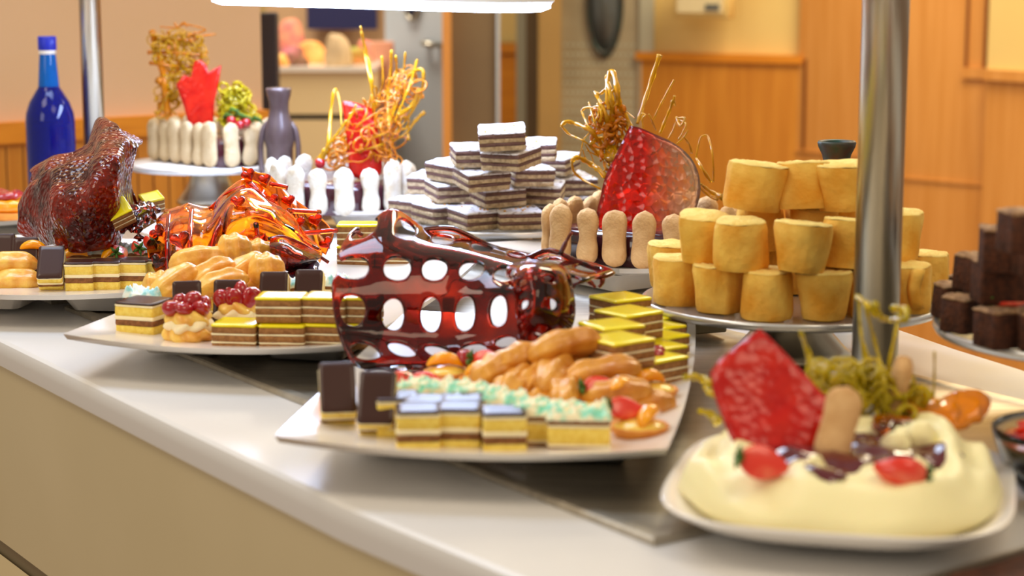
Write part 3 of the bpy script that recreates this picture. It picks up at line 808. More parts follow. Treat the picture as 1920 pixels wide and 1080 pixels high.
# fruit tartlets
TT = [tartlet(.0212), tartlet(.019)]
ST = Proto(strawberry(.027, .021).root); PE = peach(); CH = cherry()
def fruit_on(p, which, l, rot, dz=.0, sc=None):
    return which.put(p+Vector((0, 0, dz)), rot, l, None, sc)
tarts = [(1201, 834, 0, 'custard tartlet with peach and strawberry at the front right corner of the front platter'), (1228, 762, 1, 'custard tartlet under the eclairs near the right edge of the front platter'),
         (1222, 722, 1, 'custard tartlet below the cherries at the right edge of the front platter'), (905, 742, 1, 'custard tartlet behind the mint row left of the eclairs'),
         (1125, 790, 1, 'custard tartlet behind the widest mint cake'), (838, 727, 1, 'custard tartlet in front of the perforated caramel sculpture')]
tp = []
for x, y, k, l in tarts:
    p = at(x, y, ZP+EPS, .019); tp.append(p); TT[k].put(p, rz(20*k), l, 'custard tartlets on the front platter')
fr = [(0, PE, (.007, -.002, .0155), (0, rad(-8), rad(62)), 'peach slice across the front right tartlet'), (0, ST, (-.008, .004, .021), (rad(52), rad(10), rad(20)), 'strawberry half on the front right tartlet'),
      (3, PE, (.0, -.004, .0160), (0, 0, rad(12)), 'peach slice left of the eclair pile'), (3, ST, (.004, .008, .0225), (rad(60), 0, rad(-24)), 'strawberry half leaning left of the eclair pile'),
      (4, ST, (.002, .0, .022), (rad(55), 0, rad(14)), 'strawberry half behind the widest mint cake'), (4, PE, (.018, -.003, .020), (0, rad(20), rad(50)), 'peach slice behind the widest mint cake'),
      (5, PE, (-.002, 0, .0160), (0, 0, rad(-6)), 'peach slice under the front edge of the perforated caramel sculpture'), (5, CH, (.014, .002, .0200), (0, 0, 0), 'red cherry just left of the front peach slices'),
      (2, CH, (-.010, .004, .0205), (0, 0, 0), 'cherry left of the two on the right-edge tartlet'), (2, CH, (.006, .008, .0205), (0, 0, 1), 'dark cherry at back of the right-edge tartlet'), (2, CH, (.004, -.007, .0205), (0, 0, 2), 'cherry at front of the right-edge tartlet'),
      (1, PE, (-.004, 0, .0160), (0, 0, rad(30)), 'peach slice on the tartlet under the lowest eclair')]
for k, pr, off, rot, l in fr: pr.put(tp[k]+Vector(off), rot, l)
for i, (x, y) in enumerate([(800, 716), (1092, 776), (1045, 772), (760, 712)]):
    ST.put(Py(x, y, 1.44 if i in (0, 3) else 1.40), (rad(50), 0, rad(-20+25*i)), ['strawberry half behind the mint row near the left end', 'strawberry half peeking out behind the mint cakes right of centre', 'strawberry half below the eclair pile', 'strawberry half under the left tip of the perforated sculpture'][i])
# eclair pile
EC = [eclair(.064, .026, 1), eclair(.060, .024, 4, bend=.2), eclair(.058, .027, 7), eclair(.066, .025, 9, bend=.05)]
ep = [(1058, 648, 1.455, 24, 0, 'topmost glazed eclair of the front pile'), (985, 672, 1.455, 12, 2, 'eclair at upper left of the front pile, just under the topmost'),
      (1125, 700, 1.430, 16, 3, 'fat eclair on the right of the front pile above the lowest'), (1150, 736, 1.400, 6, 1, 'lowest eclair at the right front of the pile'),
      (938, 692, 1.450, 40, 2, 'eclair at the left end of the front pile'), (1040, 702, 1.430, 68, 0, 'eclair end-on in the middle of the front pile'),
      (1000, 708, 1.435, 74, 1, 'eclair end-on left of the middle one'), (968, 722, 1.425, 70, 3, 'small round-ended eclair at bottom left of the front pile'),
      (1062, 738, 1.405, 75, 2, 'eclair end-on at the bottom of the front pile'), (1015, 742, 1.415, 80, 1, 'eclair end-on at the bottom just left of centre of the pile'),
      (1090, 690, 1.47, 30, 0, 'eclair hidden behind the fat right-hand one'), (1200, 762, 1.40, 30, 1, 'short eclair under the lowest one beside the right edge')]
for x, y, Y, a, k, l in ep:
    p = Py(x, y, Y); EC[k].put(p, (0, rad(-8 if a < 40 else -6), rad(a)), l, 'eclairs piled on the front platter')
# lemon cakes, back right corner of A
LC = [lemon_cake(.042, .042, 3), lemon_cake(.040, .040, 8)]
hL = .0228
lm = [(1162, 640, 1.44, 1, 38, 'front'), (1150, 612, 1.50, 1, 30, 'second'), (1182, 590, 1.560, 1, 40, 'third'), (1166, 563, 1.63, 1, 34, 'rearmost'),
      (1228, 680, 1.484, 0, 40, 'front'), (1232, 660, 1.53, 0, 36, 'second'), (1234, 640, 1.575, 0, 42, 'third'), (1232, 620, 1.62, 0, 38, 'fourth'), (1232, 602, 1.67, 0, 40, 'rearmost')]
for i, (x, y, Y, lv, a, o_) in enumerate(lm):
    p = Py(x, y, Y)
    if lv:
        p.y = Y+.03; X_ = (x-960)/F*(Y+.03)*1.0
        LC[i % 2].put((X_, Y+.03, ZP+EPS+hL+.0004), rz(a), f'{o_} lemon-glazed cake in the left double-height column at the back of the front platter', 'lemon cakes on the front platter')
        LC[(i+1) % 2].put((X_, Y+.032, ZP+EPS), rz(a+3), f'{o_} lower lemon cake holding up the left column at the back of the front platter', 'lemon cakes on the front platter')
    else:
        LC[i % 2].put(((x-960)/F*(Y+.03), Y+.03, ZP+EPS), rz(a), f'{o_} lemon-glazed cake in the single column along the right edge of the front platter', 'lemon cakes on the front platter')

# ================================================================== PLATTER B (middle left)
t = petit_four(.040, .040, 'dark_glazed_layer_cake', seed=14)
t.put(at(266, 629, ZP+EPS, .019), rz(-20), 'dark-glazed layered cake at the left front corner of the middle platter')
CP = cream_puff(3); pcs = [(347, 648, 'cream puff heaped with glossy cherries at the front of the middle platter'), (440, 628, 'cherry cream puff half hidden behind the front lemon cakes')]
cpl = []
for x, y, l in pcs:
    p = at(x, y, ZP+EPS, .021); cpl.append(p); CP.put(p, rz(x), l, 'cherry cream puffs on the middle platter')
k = 0
for p in cpl:
    for dx, dy, dz in ((-.013, -.006, .030), (-.001, -.010, .030), (.012, -.006, .0295), (.004, .002, .035), (-.008, .006, .033), (.014, .007, .031)):
        CH.put(p+Vector((dx, dy, dz+.001)), (.3*k, .2*k, k), None, 'cherries on the cream puffs', (1.3+.2*math.sin(k), 1.15, .9+.15*math.cos(k*2)))['label'] = ('cherry %s on the %s cream puff' % (['at the left', 'at the front', 'at the right', 'on top', 'at the back left', 'at the back right'][k % 6], 'front' if p is cpl[0] else 'rear')); k += 1
lb = [(443, 656, 0, 'front left'), (530, 660, 0, 'front middle'), (612, 658, 0, 'front right'), (524, 606, 1, 'upper left'), (612, 602, 1, 'upper right'), (668, 652, 0, 'rightmost lower'), (668, 606, 1, 'rightmost upper')]
LB_ = [lemon_cake(.0395, .036, 13), lemon_cake(.0405, .034, 17)]
for i, (x, y, lv, l) in enumerate(lb):
    p = at(x, 657 + (2 if i == 1 else 0), ZP+EPS, .019)
    if lv: p = at(x, 657, ZP+EPS, .021); p.z += hL+.0005
    LB_[i % 2].put(p, rz(-4 if i % 2 else -9), f'{l} lemon-glazed cake in the stepped stack on the middle platter', 'lemon cakes at the front of the middle platter')
# leaning chocolate tiles and frosting
for i, (x, y, tl, a, l) in enumerate([(352, 610, 66, 10, 'leaning dark chocolate slice behind the front cream puff'), (431, 606, 70, 0, 'leaning dark chocolate slice behind the rear cream puff'), (516, 590, 66, -2, 'dark chocolate slice peeking over the upper left lemon cake'), (582, 586, 66, -3, 'dark chocolate slice peeking over the upper right lemon cake')]):
    leaned(PT[i % 2], x, y+12, ZP, tl, a, l, 'leaning chocolate slices')
WM = [mint_cake(.036, .028, 22, 'mintw'), mint_cake(.032, .026, 27, 'mintw')]
for i, (x, y, l) in enumerate([(270, 608, 'leftmost'), (312, 596, 'second'), (392, 598, 'third'), (470, 594, 'fourth'), (548, 588, 'fifth'), (620, 584, 'rightmost')]):
    WM[i % 2].put(at(x, y, ZP+EPS, .018), rz(-12), f'{l} pale blue and white frosted cake in the row behind the middle platter tiles', 'blue and white frosted cakes')
EL = [eclair(.060, .027, 12, 'chouxl'), eclair(.056, .025, 15, 'chouxl', bend=.2), eclair(.036, .032, 18, 'chouxl', name='choux_bun', h=.95)]
el = [(326, 530, 1.80, 40, 0, -26, 'leftmost eclair of the middle pile, pointing up right'), (372, 486, 1.88, 14, 0, -6, 'long eclair lying on top at the left of the middle pile'), (392, 512, 1.82, 44, 1, -24, 'eclair slanting in the middle of the middle pile'),
      (412, 530, 1.79, 30, 1, -14, 'shiny ridged eclair at the front of the middle pile'), (440, 468, 1.90, 20, 2, 0, 'large round choux bun at the top of the middle pile'), (482, 478, 1.92, 10, 2, 0, 'choux bun right of the topmost one'),
      (455, 508, 1.84, 38, 0, -26, 'golden eclair slanting right of centre in the middle pile'), (500, 506, 1.82, 20, 2, 0, 'pale choux bun at the right end of the middle pile'),
      (300, 540, 1.84, 10, 2, 0, 'choux bun at the lower left of the middle pile'), (470, 538, 1.82, 20, 1, 0, 'eclair lying flat under the pale choux bun'), (366, 536, 1.86, 60, 1, 0, 'eclair under the middle of the middle pile'), (420, 495, 1.95, 10, 1, 0, 'eclair hidden at the back of the middle pile')]
for x, y, Y, a, k, ty, l in el:
    EL[k].put(Py(x, y, Y), (0, rad(ty), rad(a)), l, 'choux pastries piled on the middle platter')
# far right of the middle platter: lemon cakes seen past the sugar
for i, (x, y, Y, lv, l) in enumerate([(668, 516, 2.14, 0, 'lower left'), (735, 516, 2.14, 0, 'lower right'), (664, 480, 2.15, 1, 'upper left'), (700, 480, 2.15, 1, 'upper right')]):
    LB_[i % 2].put(((x-960)/F*Y, Y, ZP+EPS+lv*(hL+.0004)), rz(-12+6*i), f'{l} lemon cake at the far right corner of the middle platter', 'lemon cakes at the back of the middle platter')
ST.put(Py(613, 530, 1.98), (rad(40), 0, rad(10)), 'strawberry half left of the perforated sculpture')

# ================================================================== PLATTER C (far left)
PC = petit_four(.0290, .028, seed=40)
for i, (x, y, l) in enumerate([(146, 547, 'left'), (197, 545, 'middle'), (250, 543, 'right'), (300, 541, 'hidden far right')]):
    PC.put(at(x, y, ZP+EPS, .016), rz(3-3*i), f'{l} chocolate-topped square in the front row of the far left platter', 'chocolate-topped squares on the far left platter')
for i, (x, y, tl, a, l) in enumerate([(96, 546, 44, 6, 'chocolate slice tilted toward the front on the far left platter'), (52, 528, 64, 3, 'dark chocolate slice standing behind the cream pastries at far left'), (8, 520, 62, 0, 'dark chocolate slice cut off by the left edge of the picture')]):
    leaned(PT[i % 2], x, y, ZP, tl, a, l, 'leaning chocolate slices')
for i, (x, y, l) in enumerate([(140, 520, 'leftmost'), (190, 519, 'second'), (240, 517, 'third'), (288, 516, 'rightmost')]):
    WM[i % 2].put(at(x, y, ZP+EPS, .018), rz(-3), f'{l} pale blue frosted cake behind the squares of the far left platter', 'blue frosted cakes on the far left platter')
EP2 = eclair(.060, .030, 33, 'puff', bend=.1, h=.8, name='cream_pastry')
for i, (x, y, Y, a, l) in enumerate([(28, 526, 1.99, 8, 'lower swirled cream pastry at the far left edge'), (18, 494, 2.0, 12, 'upper swirled cream pastry at the far left edge'), (-30, 528, 1.99, -10, 'swirled cream pastry cut off by the left edge')]):
    EP2.put(Py(x, y, Y), (0, 0, rad(a)), l, 'swirled cream pastries on the far left platter')
for i, (x, y, pr, l) in enumerate([(62, 466, PE, 'peach slice behind the leaning slices at far left'), (118, 472, ST, 'strawberry half left of the dark red sugar'), (140, 478, PE, 'peach slice below the dark red sugar'), (210, 478, PE, 'small peach slice right below the dark red sugar'),
        (228, 470, ST, 'strawberry half below the right side of the dark red sugar'), (262, 462, ST, 'strawberry half right of the dark red sugar'), (283, 452, ST, 'strawberry half touching the amber sheet'), (90, 470, ST, 'strawberry half at the left under the dark red sugar')]):
    pr.put(Py(x, y, 2.02), (rad(45) if pr is ST else 0, 0, rad(20*i)), l)
TS = tartlet(.024)
for i, (x, y, l) in enumerate([(110, 480, 'fruit tartlet left under the dark red sugar'), (175, 482, 'fruit tartlet centre under the dark red sugar'), (240, 476, 'fruit tartlet right under the dark red sugar'), (285, 470, 'fruit tartlet between the dark red sugar and the amber sheet')]):
    TS.put(at(x, y+16, ZP+EPS, .02), rz(30*i), l, 'tartlets on the far left platter')
for i, (x, y, Y, rt, l) in enumerate([(224, 414, 2.03, (rad(30), rad(-24), rad(20)), 'lemon cake tilted on the right flank of the dark red sugar'), (285, 394, 2.16, (rad(22), rad(-10), rad(30)), 'lemon cake at the upper right behind the dark red sugar'), (276, 424, 2.12, (0, rad(-30), rad(10)), 'lemon cake edge right of the dark glossy shards')]):
    LB_[i % 2].put(Py(x, y, Y), rt, l, 'lemon cakes beside the dark red sugar', (.78, .78, .8) if i == 0 else (.6, .6, .8))
# plate at the left edge with fruit tart
FT = T('peach_berry_tart', 'square peach tart with red berries at the left edge of the picture', 'tart', (pd.x+.028, pd.y+.01, ZP+EPS), 0)
b = MB(); slab(b, .075, .06, 0, .010, .006, .002, .001, 90, 3); b.build('crust', M['tart'], FT)
b = MB(); slab(b, .070, .055, .0098, .026, .008, .005, .003, 60, 5, top=.003); b.build('peach_filling', M['peach'], FT)
b = MB(); slab(b, .056, .045, .0258, .036, .01, .004, .004, 60, 8, top=.006); b.build('berry_topping', M['cherry'], FT)

# ================================================================== CHARLOTTES
def charlotte_body(name, label, ring, z0, h, m, cat='charlotte'):
    t = T(name, label, cat, (0, 0, 0))
    c = sum(ring, Vector())/len(ring); t.location = (c.x, c.y, z0)
    r = [p-Vector((c.x, c.y, 0)) for p in ring]
    def rg(k, z): return [Vector((p.x*k, p.y*k, z)) for p in r]
    b = MB(); loft(b, [rg(.98, 0), rg(1, .002), rg(1, h-.006), rg(.97, h-.001), rg(.9, h)]); b.build('sponge_body', M['sp_tan'] if m is None else M['mousse'], t)
    b = MB(); loft(b, [rg(.93, h-.001), rg(.90, h+.0015), rg(.6, h+.003), rg(.2, h+.0035)]); b.build('fruit_glaze', M['mousse'], t)
    return t
FG = {k: [finger(seed=i*3+1, m=k, w=w, L=L, waist=wa) for i, (w, L, wa) in enumerate(((.0285, .066, .10), (.027, .064, .22), (.030, .067, .06)))] for k in ('biscuit', 'biscuitw', 'biscuitp')}
def rim(path, m, z, label, group, tilt=3, sc=1.0, jit=.02):
    """biscuits standing along a path of (point, outward angle)"""
    for i, (p, a) in enumerate(path):
        s = sc*(1+R.uniform(-jit, jit))
        FG[m][i % 3].put((p.x, p.y, z+.0012), (rad(R.uniform(-2.5, 2.5)), rad(R.uniform(-3, 3)), a+PI/2+R.uniform(-.06, .06)), label(i), group, (s, s, s*(1+R.uniform(-.02, .05))))
# right, tan: rounded-corner square
def side(p, q, n, e=.5):
    d = (q-p); nrm = math.atan2(-d.x, d.y)
    return [(p.lerp(q, (i+e)/n), nrm) for i in range(n)]
z = ZP
fl, frt = Pz(1028, 487, z), Pz(1262, 505, z)
# corner points chosen so that the front row runs left to right
fl = Vector((fl.x+.002, 2.165, 0)); frt = Vector((fl.x+.150, 2.075, 0))
dv = (frt-fl).normalized(); nv = Vector((-dv.y, dv.x, 0))
bl, br = fl+nv*.15, frt+nv*.15
def outward(p, q, n, dist=.0095):
    d = (q-p).normalized(); o_ = Vector((d.y, -d.x, 0)); a = math.atan2(o_.y, o_.x)
    return [(p.lerp(q, (i+.5)/n)+o_*dist, a) for i in range(n)]
path = outward(fl, frt, 5); 
nm = lambda s, g: (lambda i: f'tan ladyfinger, {ORD[i]} from {s}')
rim(path, 'biscuit', z, lambda i: f'{ORD[i]} ladyfinger from the left along the front of the tan charlotte', 'ladyfingers around the tan charlotte')
rim(outward(frt, br, 5), 'biscuit', z, lambda i: f'{ORD[i]} ladyfinger from the front along the right side of the tan charlotte', 'ladyfingers around the tan charlotte')
rim(outward(br, bl, 5), 'biscuit', z, lambda i: f'{ORD[i]} ladyfinger from the right along the back of the tan charlotte', 'ladyfingers around the tan charlotte')
rim(outward(bl, fl, 5), 'biscuit', z, lambda i: f'{ORD[4-i]} ladyfinger from the front along the left side of the tan charlotte', 'ladyfingers around the tan charlotte')
charlotte_body('ladyfinger_charlotte', 'dark-glazed square charlotte inside the tan ladyfingers under the red disc', [fl, frt, br, bl], z+.0003, .038, 1)
# middle, white, round
mc = Vector((Py(640, 380, 2.655).x, 2.655, 0)); rM = .088
n = 17
path = [(mc+Vector((math.cos(a), math.sin(a), 0))*(rM+.0095)*Vector((1, 1, 0)).length/math.sqrt(2), a) for a in [2*PI*i/n-PI/2+.14 for i in range(n)]]
rim(path, 'biscuitw', z, lambda i: ('%s glare-white dusted ladyfinger %s from the front of the round charlotte' % ((ORD[i], 'going right') if i < 9 else (ORD[16-i], 'going left'))), 'glare-white dusted ladyfingers around the round charlotte', jit=.05)
charlotte_body('ladyfinger_charlotte', 'dark-glazed round charlotte inside the glare-white dusted ladyfingers', [mc+Vector((math.cos(2*PI*i/40), math.sin(2*PI*i/40), 0))*rM for i in range(40)], z+.0003, .040, 1)
# left, on the stand
zj = .9662+.0008
a0 = Vector((Pz(283, 296, zj).x+.012, 2.965, 0)); c0 = Vector((Pz(412, 318, zj).x, 2.835, 0)); e0 = Vector((Pz(500, 306, zj).x+.005, 2.90, 0))
bk = a0+(e0-c0)
rim(outward(a0, c0, 6), 'biscuitp', zj, lambda i: f'{ORD[i]} pale ladyfinger from the left along the left face of the back charlotte', 'pale ladyfingers around the back charlotte', sc=.98)
rim(outward(c0, e0, 3), 'biscuitp', zj, lambda i: f'{ORD[i]} pale ladyfinger right of the front corner of the back charlotte', 'pale ladyfingers around the back charlotte', sc=.98)
rim(outward(e0, bk, 5), 'biscuitp', zj, lambda i: f'{ORD[i]} pale ladyfinger along the rear right face of the back charlotte', 'pale ladyfingers around the back charlotte', sc=.98)
rim(outward(bk, a0, 3), 'biscuitp', zj, lambda i: f'{ORD[i]} pale ladyfinger along the rear left face of the back charlotte', 'pale ladyfingers around the back charlotte', sc=.98)
charlotte_body('ladyfinger_charlotte', 'square charlotte inside the pale ladyfingers on the back left stand', [a0, c0, e0, bk], zj+.0003, .040, 1)

# ================================================================== WAFER PYRAMID
zb = .9455+.0015; hb = .0225
WS = [wafer_square(.055, .052, s) for s in (2, 6, 10)]
wf = [ # px, py front-bottom, level, yaw, label
 (782, 407, 0, -24, 'leftmost in the bottom row'), (824, 420, 0, 20, 'second from left in the bottom row, nut-sprinkled'), (893, 430, 0, 26, 'bottom row, left of the front centre'), (970, 430, 0, 3, 'bottom row, right of the front centre'), (1018, 417, 0, -5, 'bottom row behind the tan ladyfingers'),
 (812, 386, 0, -60, 'second layer left, behind the nut-sprinkled one'), (1070, 400, 0, -20, 'rightmost in the bottom row'), (905, 392, 0, 0, 'middle of the bottom layer, mostly hidden'), (965, 394, 0, 10, 'right middle of the bottom layer, mostly hidden'), (850, 384, 0, 10, 'left middle of the bottom layer, mostly hidden'), (1020, 384, 0, -10, 'right back of the bottom layer, mostly hidden'),
 (845, 377, 1, 10, 'second layer, left'), (933, 386, 1, 22, 'second layer, front centre'), (1015, 380, 1, -12, 'second layer, right'), (1068, 362, 1, 24, 'second layer, far right with thick sugar'), (812, 362, 1, -20, 'second layer, small at far left'),
 (902, 354, 2, 22, 'third layer, front left'), (985, 345, 2, 14, 'third layer, front right'), (852, 338, 2, -30, 'third layer, left corner'), (1040, 326, 2, -24, 'third layer, right corner'), (945, 322, 2, 0, 'third layer, hidden centre'),
 (890, 311, 3, 2, 'fourth layer, left'), (960, 317, 3, -20, 'fourth layer, right'), (1003, 300, 3, -8, 'fourth layer, small behind right'),
 (942, 278, 4, 5, 'single piece on the very top')]
for i, (x, y, lv, a, l) in enumerate(wf):
    p = Pz(x, y, zb+lv*(hb+.0034)); p.y += .026
    WS[i % 3].put((p.x, p.y, zb+lv*(hb+.0034)), (rad(R.uniform(4, 9) if lv else R.uniform(1, 3)), rad(R.uniform(-3, 3)), rad(a*1.35+(8 if i % 2 else -6))), 'sugar-dusted wafer square, '+l, 'sugar-dusted wafer squares in the pyramid', (1, 1, 1.0))

# ================================================================== YELLOW ROLLS
zr = .9585; hr = .0428
RC = [rollcake(.0225, .041, s, t_) for s, t_ in ((1, 0), (2, .12), (3, -.08), (4, .28))]
rl = [(1273, 575, 0, 'bottom row, leftmost'), (1352, 590, 0, 'bottom row, second from left'), (1444, 603, 0, 'bottom row, centre with a loose flap'), (1548, 604, 0, 'bottom row, just left of the steel post'), (1640, 598, 0, 'bottom row, behind the steel post'), (1706, 590, 0, 'bottom row, just right of the steel post'),
      (1745, 566, 0, 'bottom row, far right'), (1262, 545, 0, 'bottom row, back left'), (1330, 545, 0, 'bottom layer, hidden left'), (1410, 550, 0, 'bottom layer, hidden left of centre'), (1490, 552, 0, 'bottom layer, hidden centre'), (1570, 552, 0, 'bottom layer, hidden right of centre'), (1650, 552, 0, 'bottom layer, hidden right'), (1440, 524, 0, 'bottom layer, hidden back left'), (1540, 524, 0, 'bottom layer, hidden back right'), (1630, 528, 0, 'bottom layer, hidden far back right'), (1350, 525, 0, 'bottom layer, hidden far back left'),
      (1322, 494, 1, 'second row, leftmost'), (1392, 508, 1, 'second row, front left with torn edge'), (1505, 516, 1, 'second row, front centre'), (1592, 508, 1, 'second row, against the steel post'), (1690, 490, 1, 'second row, right of the steel post'), (1436, 474, 1, 'second row, behind the front two'), (1525, 474, 1, 'second row, behind centre'), (1606, 470, 1, 'second row, hidden back right'),
      (1414, 398, 2, 'top row, left'), (1512, 396, 2, 'top row, right and largest'), (1590, 398, 2, 'top row, behind the steel post')]
for i, (x, y, lv, l) in enumerate(rl):
    zz = zr+lv*hr; p = Pz(x, y, zz); p.y += .0215
    w = 1.18 if lv == 2 else 1.0
    RC[i % 4].put((p.x, p.y, zz), (rad(R.uniform(0, 7)) if lv else rad(R.uniform(-1, 2)), rad(R.uniform(-5, 5)) if lv else 0, 1.1*i), 'golden roll cake, '+l, 'golden roll cakes piled on the stand', (w, w, 1.0))

# ================================================================== BROWNIES at right
zf = .9805
BR = [brownie(.030, .028, .0265, 1), brownie(.026, .026, .026, 5), brownie(.036, .030, .030, 9)]
br_ = [(1792, 602, 0, 1, 12, .0, 'leftmost in the bottom row'), (1812, 628, 0, 1, 40, .85, 'small round-looking, front left'), (1882, 656, 0, 0, 24, 1.0, 'large at the front, below the strawberry'), (1950, 660, 0, 0, 5, 1, 'front right, cut off by the frame'), (1850, 610, 0, 0, 0, 1, 'hidden under the wide one'), (1910, 612, 0, 0, 8, 1, 'hidden under the right side'), (1822, 585, 0, 1, 30, 1, 'back left'), (1970, 610, 0, 0, 0, 1, 'bottom, beyond the right edge'), (1890, 580, 0, 0, 0, 1, 'hidden at the back'),
       (1880, 572, 1, 2, 4, 1, 'wide on the second layer'), (1835, 548, 1, 1, 30, .9, 'small on the second layer at the back'), (1940, 566, 1, 2, 12, 1, 'second layer, cut off by the frame'),
       (1893, 512, 2, 2, -6, 1, 'third layer, thin-looking'), (1950, 520, 2, 0, 8, 1, 'third layer at the frame edge'), (1930, 478, 3, 0, 10, 1, 'topmost at the frame edge')]
for x, y, lv, k, a, s, l in br_:
    zz = zf+lv*.0295; p = Pz(x, y, zz); p.y += .015
    BR[k].put((p.x, p.y, zz), rz(a), 'dark brownie, '+l, 'dark brownies on the right-hand stand')
p = Py(1900, 562, 1.43); ST.put(p+Vector((0, 0, .001)), (rad(14), 0, rad(5)), 'strawberry half lying on the brownies', None, (1.2, 1.1, .9))

# ================================================================== SUGAR SCULPTURES
def solid(o, th, sub=1, off=0):
    m = o.modifiers.new('thickness', 'SOLIDIFY'); m.thickness = th; m.offset = off
    if sub:
        s = o.modifiers.new('smooth', 'SUBSURF'); s.levels = sub; s.render_levels = sub
    return o
def weld(o, d=1e-5):
    bm = bmesh.new(); bm.from_mesh(o.data); bmesh.ops.remove_doubles(bm, verts=bm.verts, dist=d)
    bmesh.ops.recalc_face_normals(bm, faces=bm.faces); bm.to_mesh(o.data); bm.free()
    o.data.polygons.foreach_set('use_smooth', [True]*len(o.data.polygons)); return o

# perforated dark caramel sheet (front platter)
def row_(*q): return [Py(x, y, Y) for x, y, Y in q]
G = [row_((662, 432, 1.70), (735, 392, 1.72), (800, 432, 1.76), (872, 445, 1.78), (942, 466, 1.78), (1010, 480, 1.76), (1078, 486, 1.73), (1152, 508, 1.70)),
     row_((636, 470, 1.645), (712, 462, 1.65), (788, 468, 1.66), (860, 476, 1.67), (928, 488, 1.67), (995, 500, 1.66), (1050, 508, 1.64), (1110, 522, 1.62)),
     row_((621, 540, 1.600), (704, 545, 1.61), (777, 545, 1.62), (843, 545, 1.63), (908, 543, 1.62), (966, 540, 1.60), (1020, 530, 1.585), (1072, 545, 1.60)),
     row_((634, 625, 1.585), (702, 625, 1.60), (775, 632, 1.61), (842, 636, 1.615), (908, 627, 1.605), (968, 615, 1.585), (1020, 607, 1.565), (1070, 600, 1.59)),
     row_((668, 690, 1.555), (738, 682, 1.575), (803, 680, 1.58), (868, 676, 1.58), (932, 664, 1.57), (985, 652, 1.555), (1028, 642, 1.545), (1066, 628, 1.57)),
     row_((700, 704, 1.535), (762, 702, 1.530), (822, 700, 1.530), (880, 694, 1.530), (938, 682, 1.525), (984, 668, 1.52), (1020, 652, 1.52), (1048, 640, 1.53))]
S = surf(G)
def perforated(S, nc, nr, holes, opened, name, m, th):
    b = MB(); K = 24
    per = []
    for i in range(K):
        t = 4*i/K; s = int(t); f = t-s
        per.append([(f*2-1, -1), (1, f*2-1), (1-f*2, 1), (-1, 1-f*2)][s])
    for r in range(nr):
        for c in range(nc):
            hx, hy, ox, oy, tw = holes(c, r)
            rings = []
            for q in (0, .35, .7, 1):
                rg = []
                for (x, y) in per:
                    a = math.atan2(y, x); ct, st_ = math.cos(a), math.sin(a)
                    ex, ey = hx*ct, hy*st_; exr = ex*math.cos(tw)-ey*math.sin(tw)+ox; eyr = ex*math.sin(tw)+ey*math.cos(tw)+oy
                    rg.append((x*(1-q)+exr*q, y*(1-q)+eyr*q))
                rings.append(rg)
            vs = []; fs = []
            for rg in rings:
                for x, y in rg:
                    u = min(max(c+.5+x/2, 0), nc-1e-6); v = min(max(r+.5+y/2, 0), nr-1e-6)
                    vs.append(S(u, v))
            op = opened(c, r)
            for q in range(3):
                for i in range(K):
                    x, y = per[i]; x2, y2 = per[(i+1) % K]; mx, my = (x+x2)/2, (y+y2)/2
                    if op and ((op == 'T' and my < -.55 and abs(mx) < .78) or (op == 'L' and mx < -.55 and abs(my) < .8) or (op == 'TL' and (my < -.55 or mx < -.55)) or (op == 'B' and my > .5 and abs(mx) < .8) or (op == 'R' and mx > .5 and abs(my) < .8)): continue
                    j = (i+1) % K
                    fs.append((q*K+i, q*K+j, (q+1)*K+j, (q+1)*K+i))
            b.add(vs, fs)
    o = b.build(name, m); weld(o); solid(o, th, 1); return o
rh = random.Random(3)
def holes(c, r):
    tw = rh.uniform(-.15, .15)
    if r == 0: return (.55, .55, rh.uniform(-.05, .05), .0, tw)
    if r == 4: return (.55, .40, 0, 0, tw)
    return (.68 if r != 2 else .56, .52 if r != 2 else .70, rh.uniform(-.06, .06), rh.uniform(-.05, .05), tw)
def opened(c, r):
    if r == 0 and c in (0,): return 'T'
    if r == 1 and c == 0: return 'L'
    if r == 0 and c == 6: return None
    if r == 4 and c in (0, 3, 5): return 'B'
    return None
hero = T('perforated_caramel_sculpture', 'curved dark red caramel sheet pierced with oval holes standing on the front platter', 'sugar sculpture')
o = perforated(S, 7, 5, holes, opened, 'perforated_sheet', M['s_dark'], .0036); o.parent = hero
# the rolled end: tube-like curl at the right
G2 = [row_((1020, 500, 1.62), (1060, 505, 1.60), (1075, 560, 1.60), (1072, 610, 1.58), (1045, 640, 1.56)),
      row_((990, 492, 1.62), (1040, 500, 1.565), (1058, 548, 1.555), (1050, 600, 1.54), (1020, 640, 1.545)),
      row_((955, 500, 1.61), (990, 505, 1.54), (1005, 545, 1.525), (1000, 590, 1.52), (990, 640, 1.54)),
      row_((950, 520, 1.62), (962, 530, 1.56), (968, 560, 1.545), (970, 595, 1.54), (975, 635, 1.55))]
S2 = surf(G2)
o = perforated(S2, 4, 3, lambda c, r: (.38, .45, 0, 0, .2), lambda c, r: None, 'curled_end', M['s_dark'], .0034); o.parent = hero
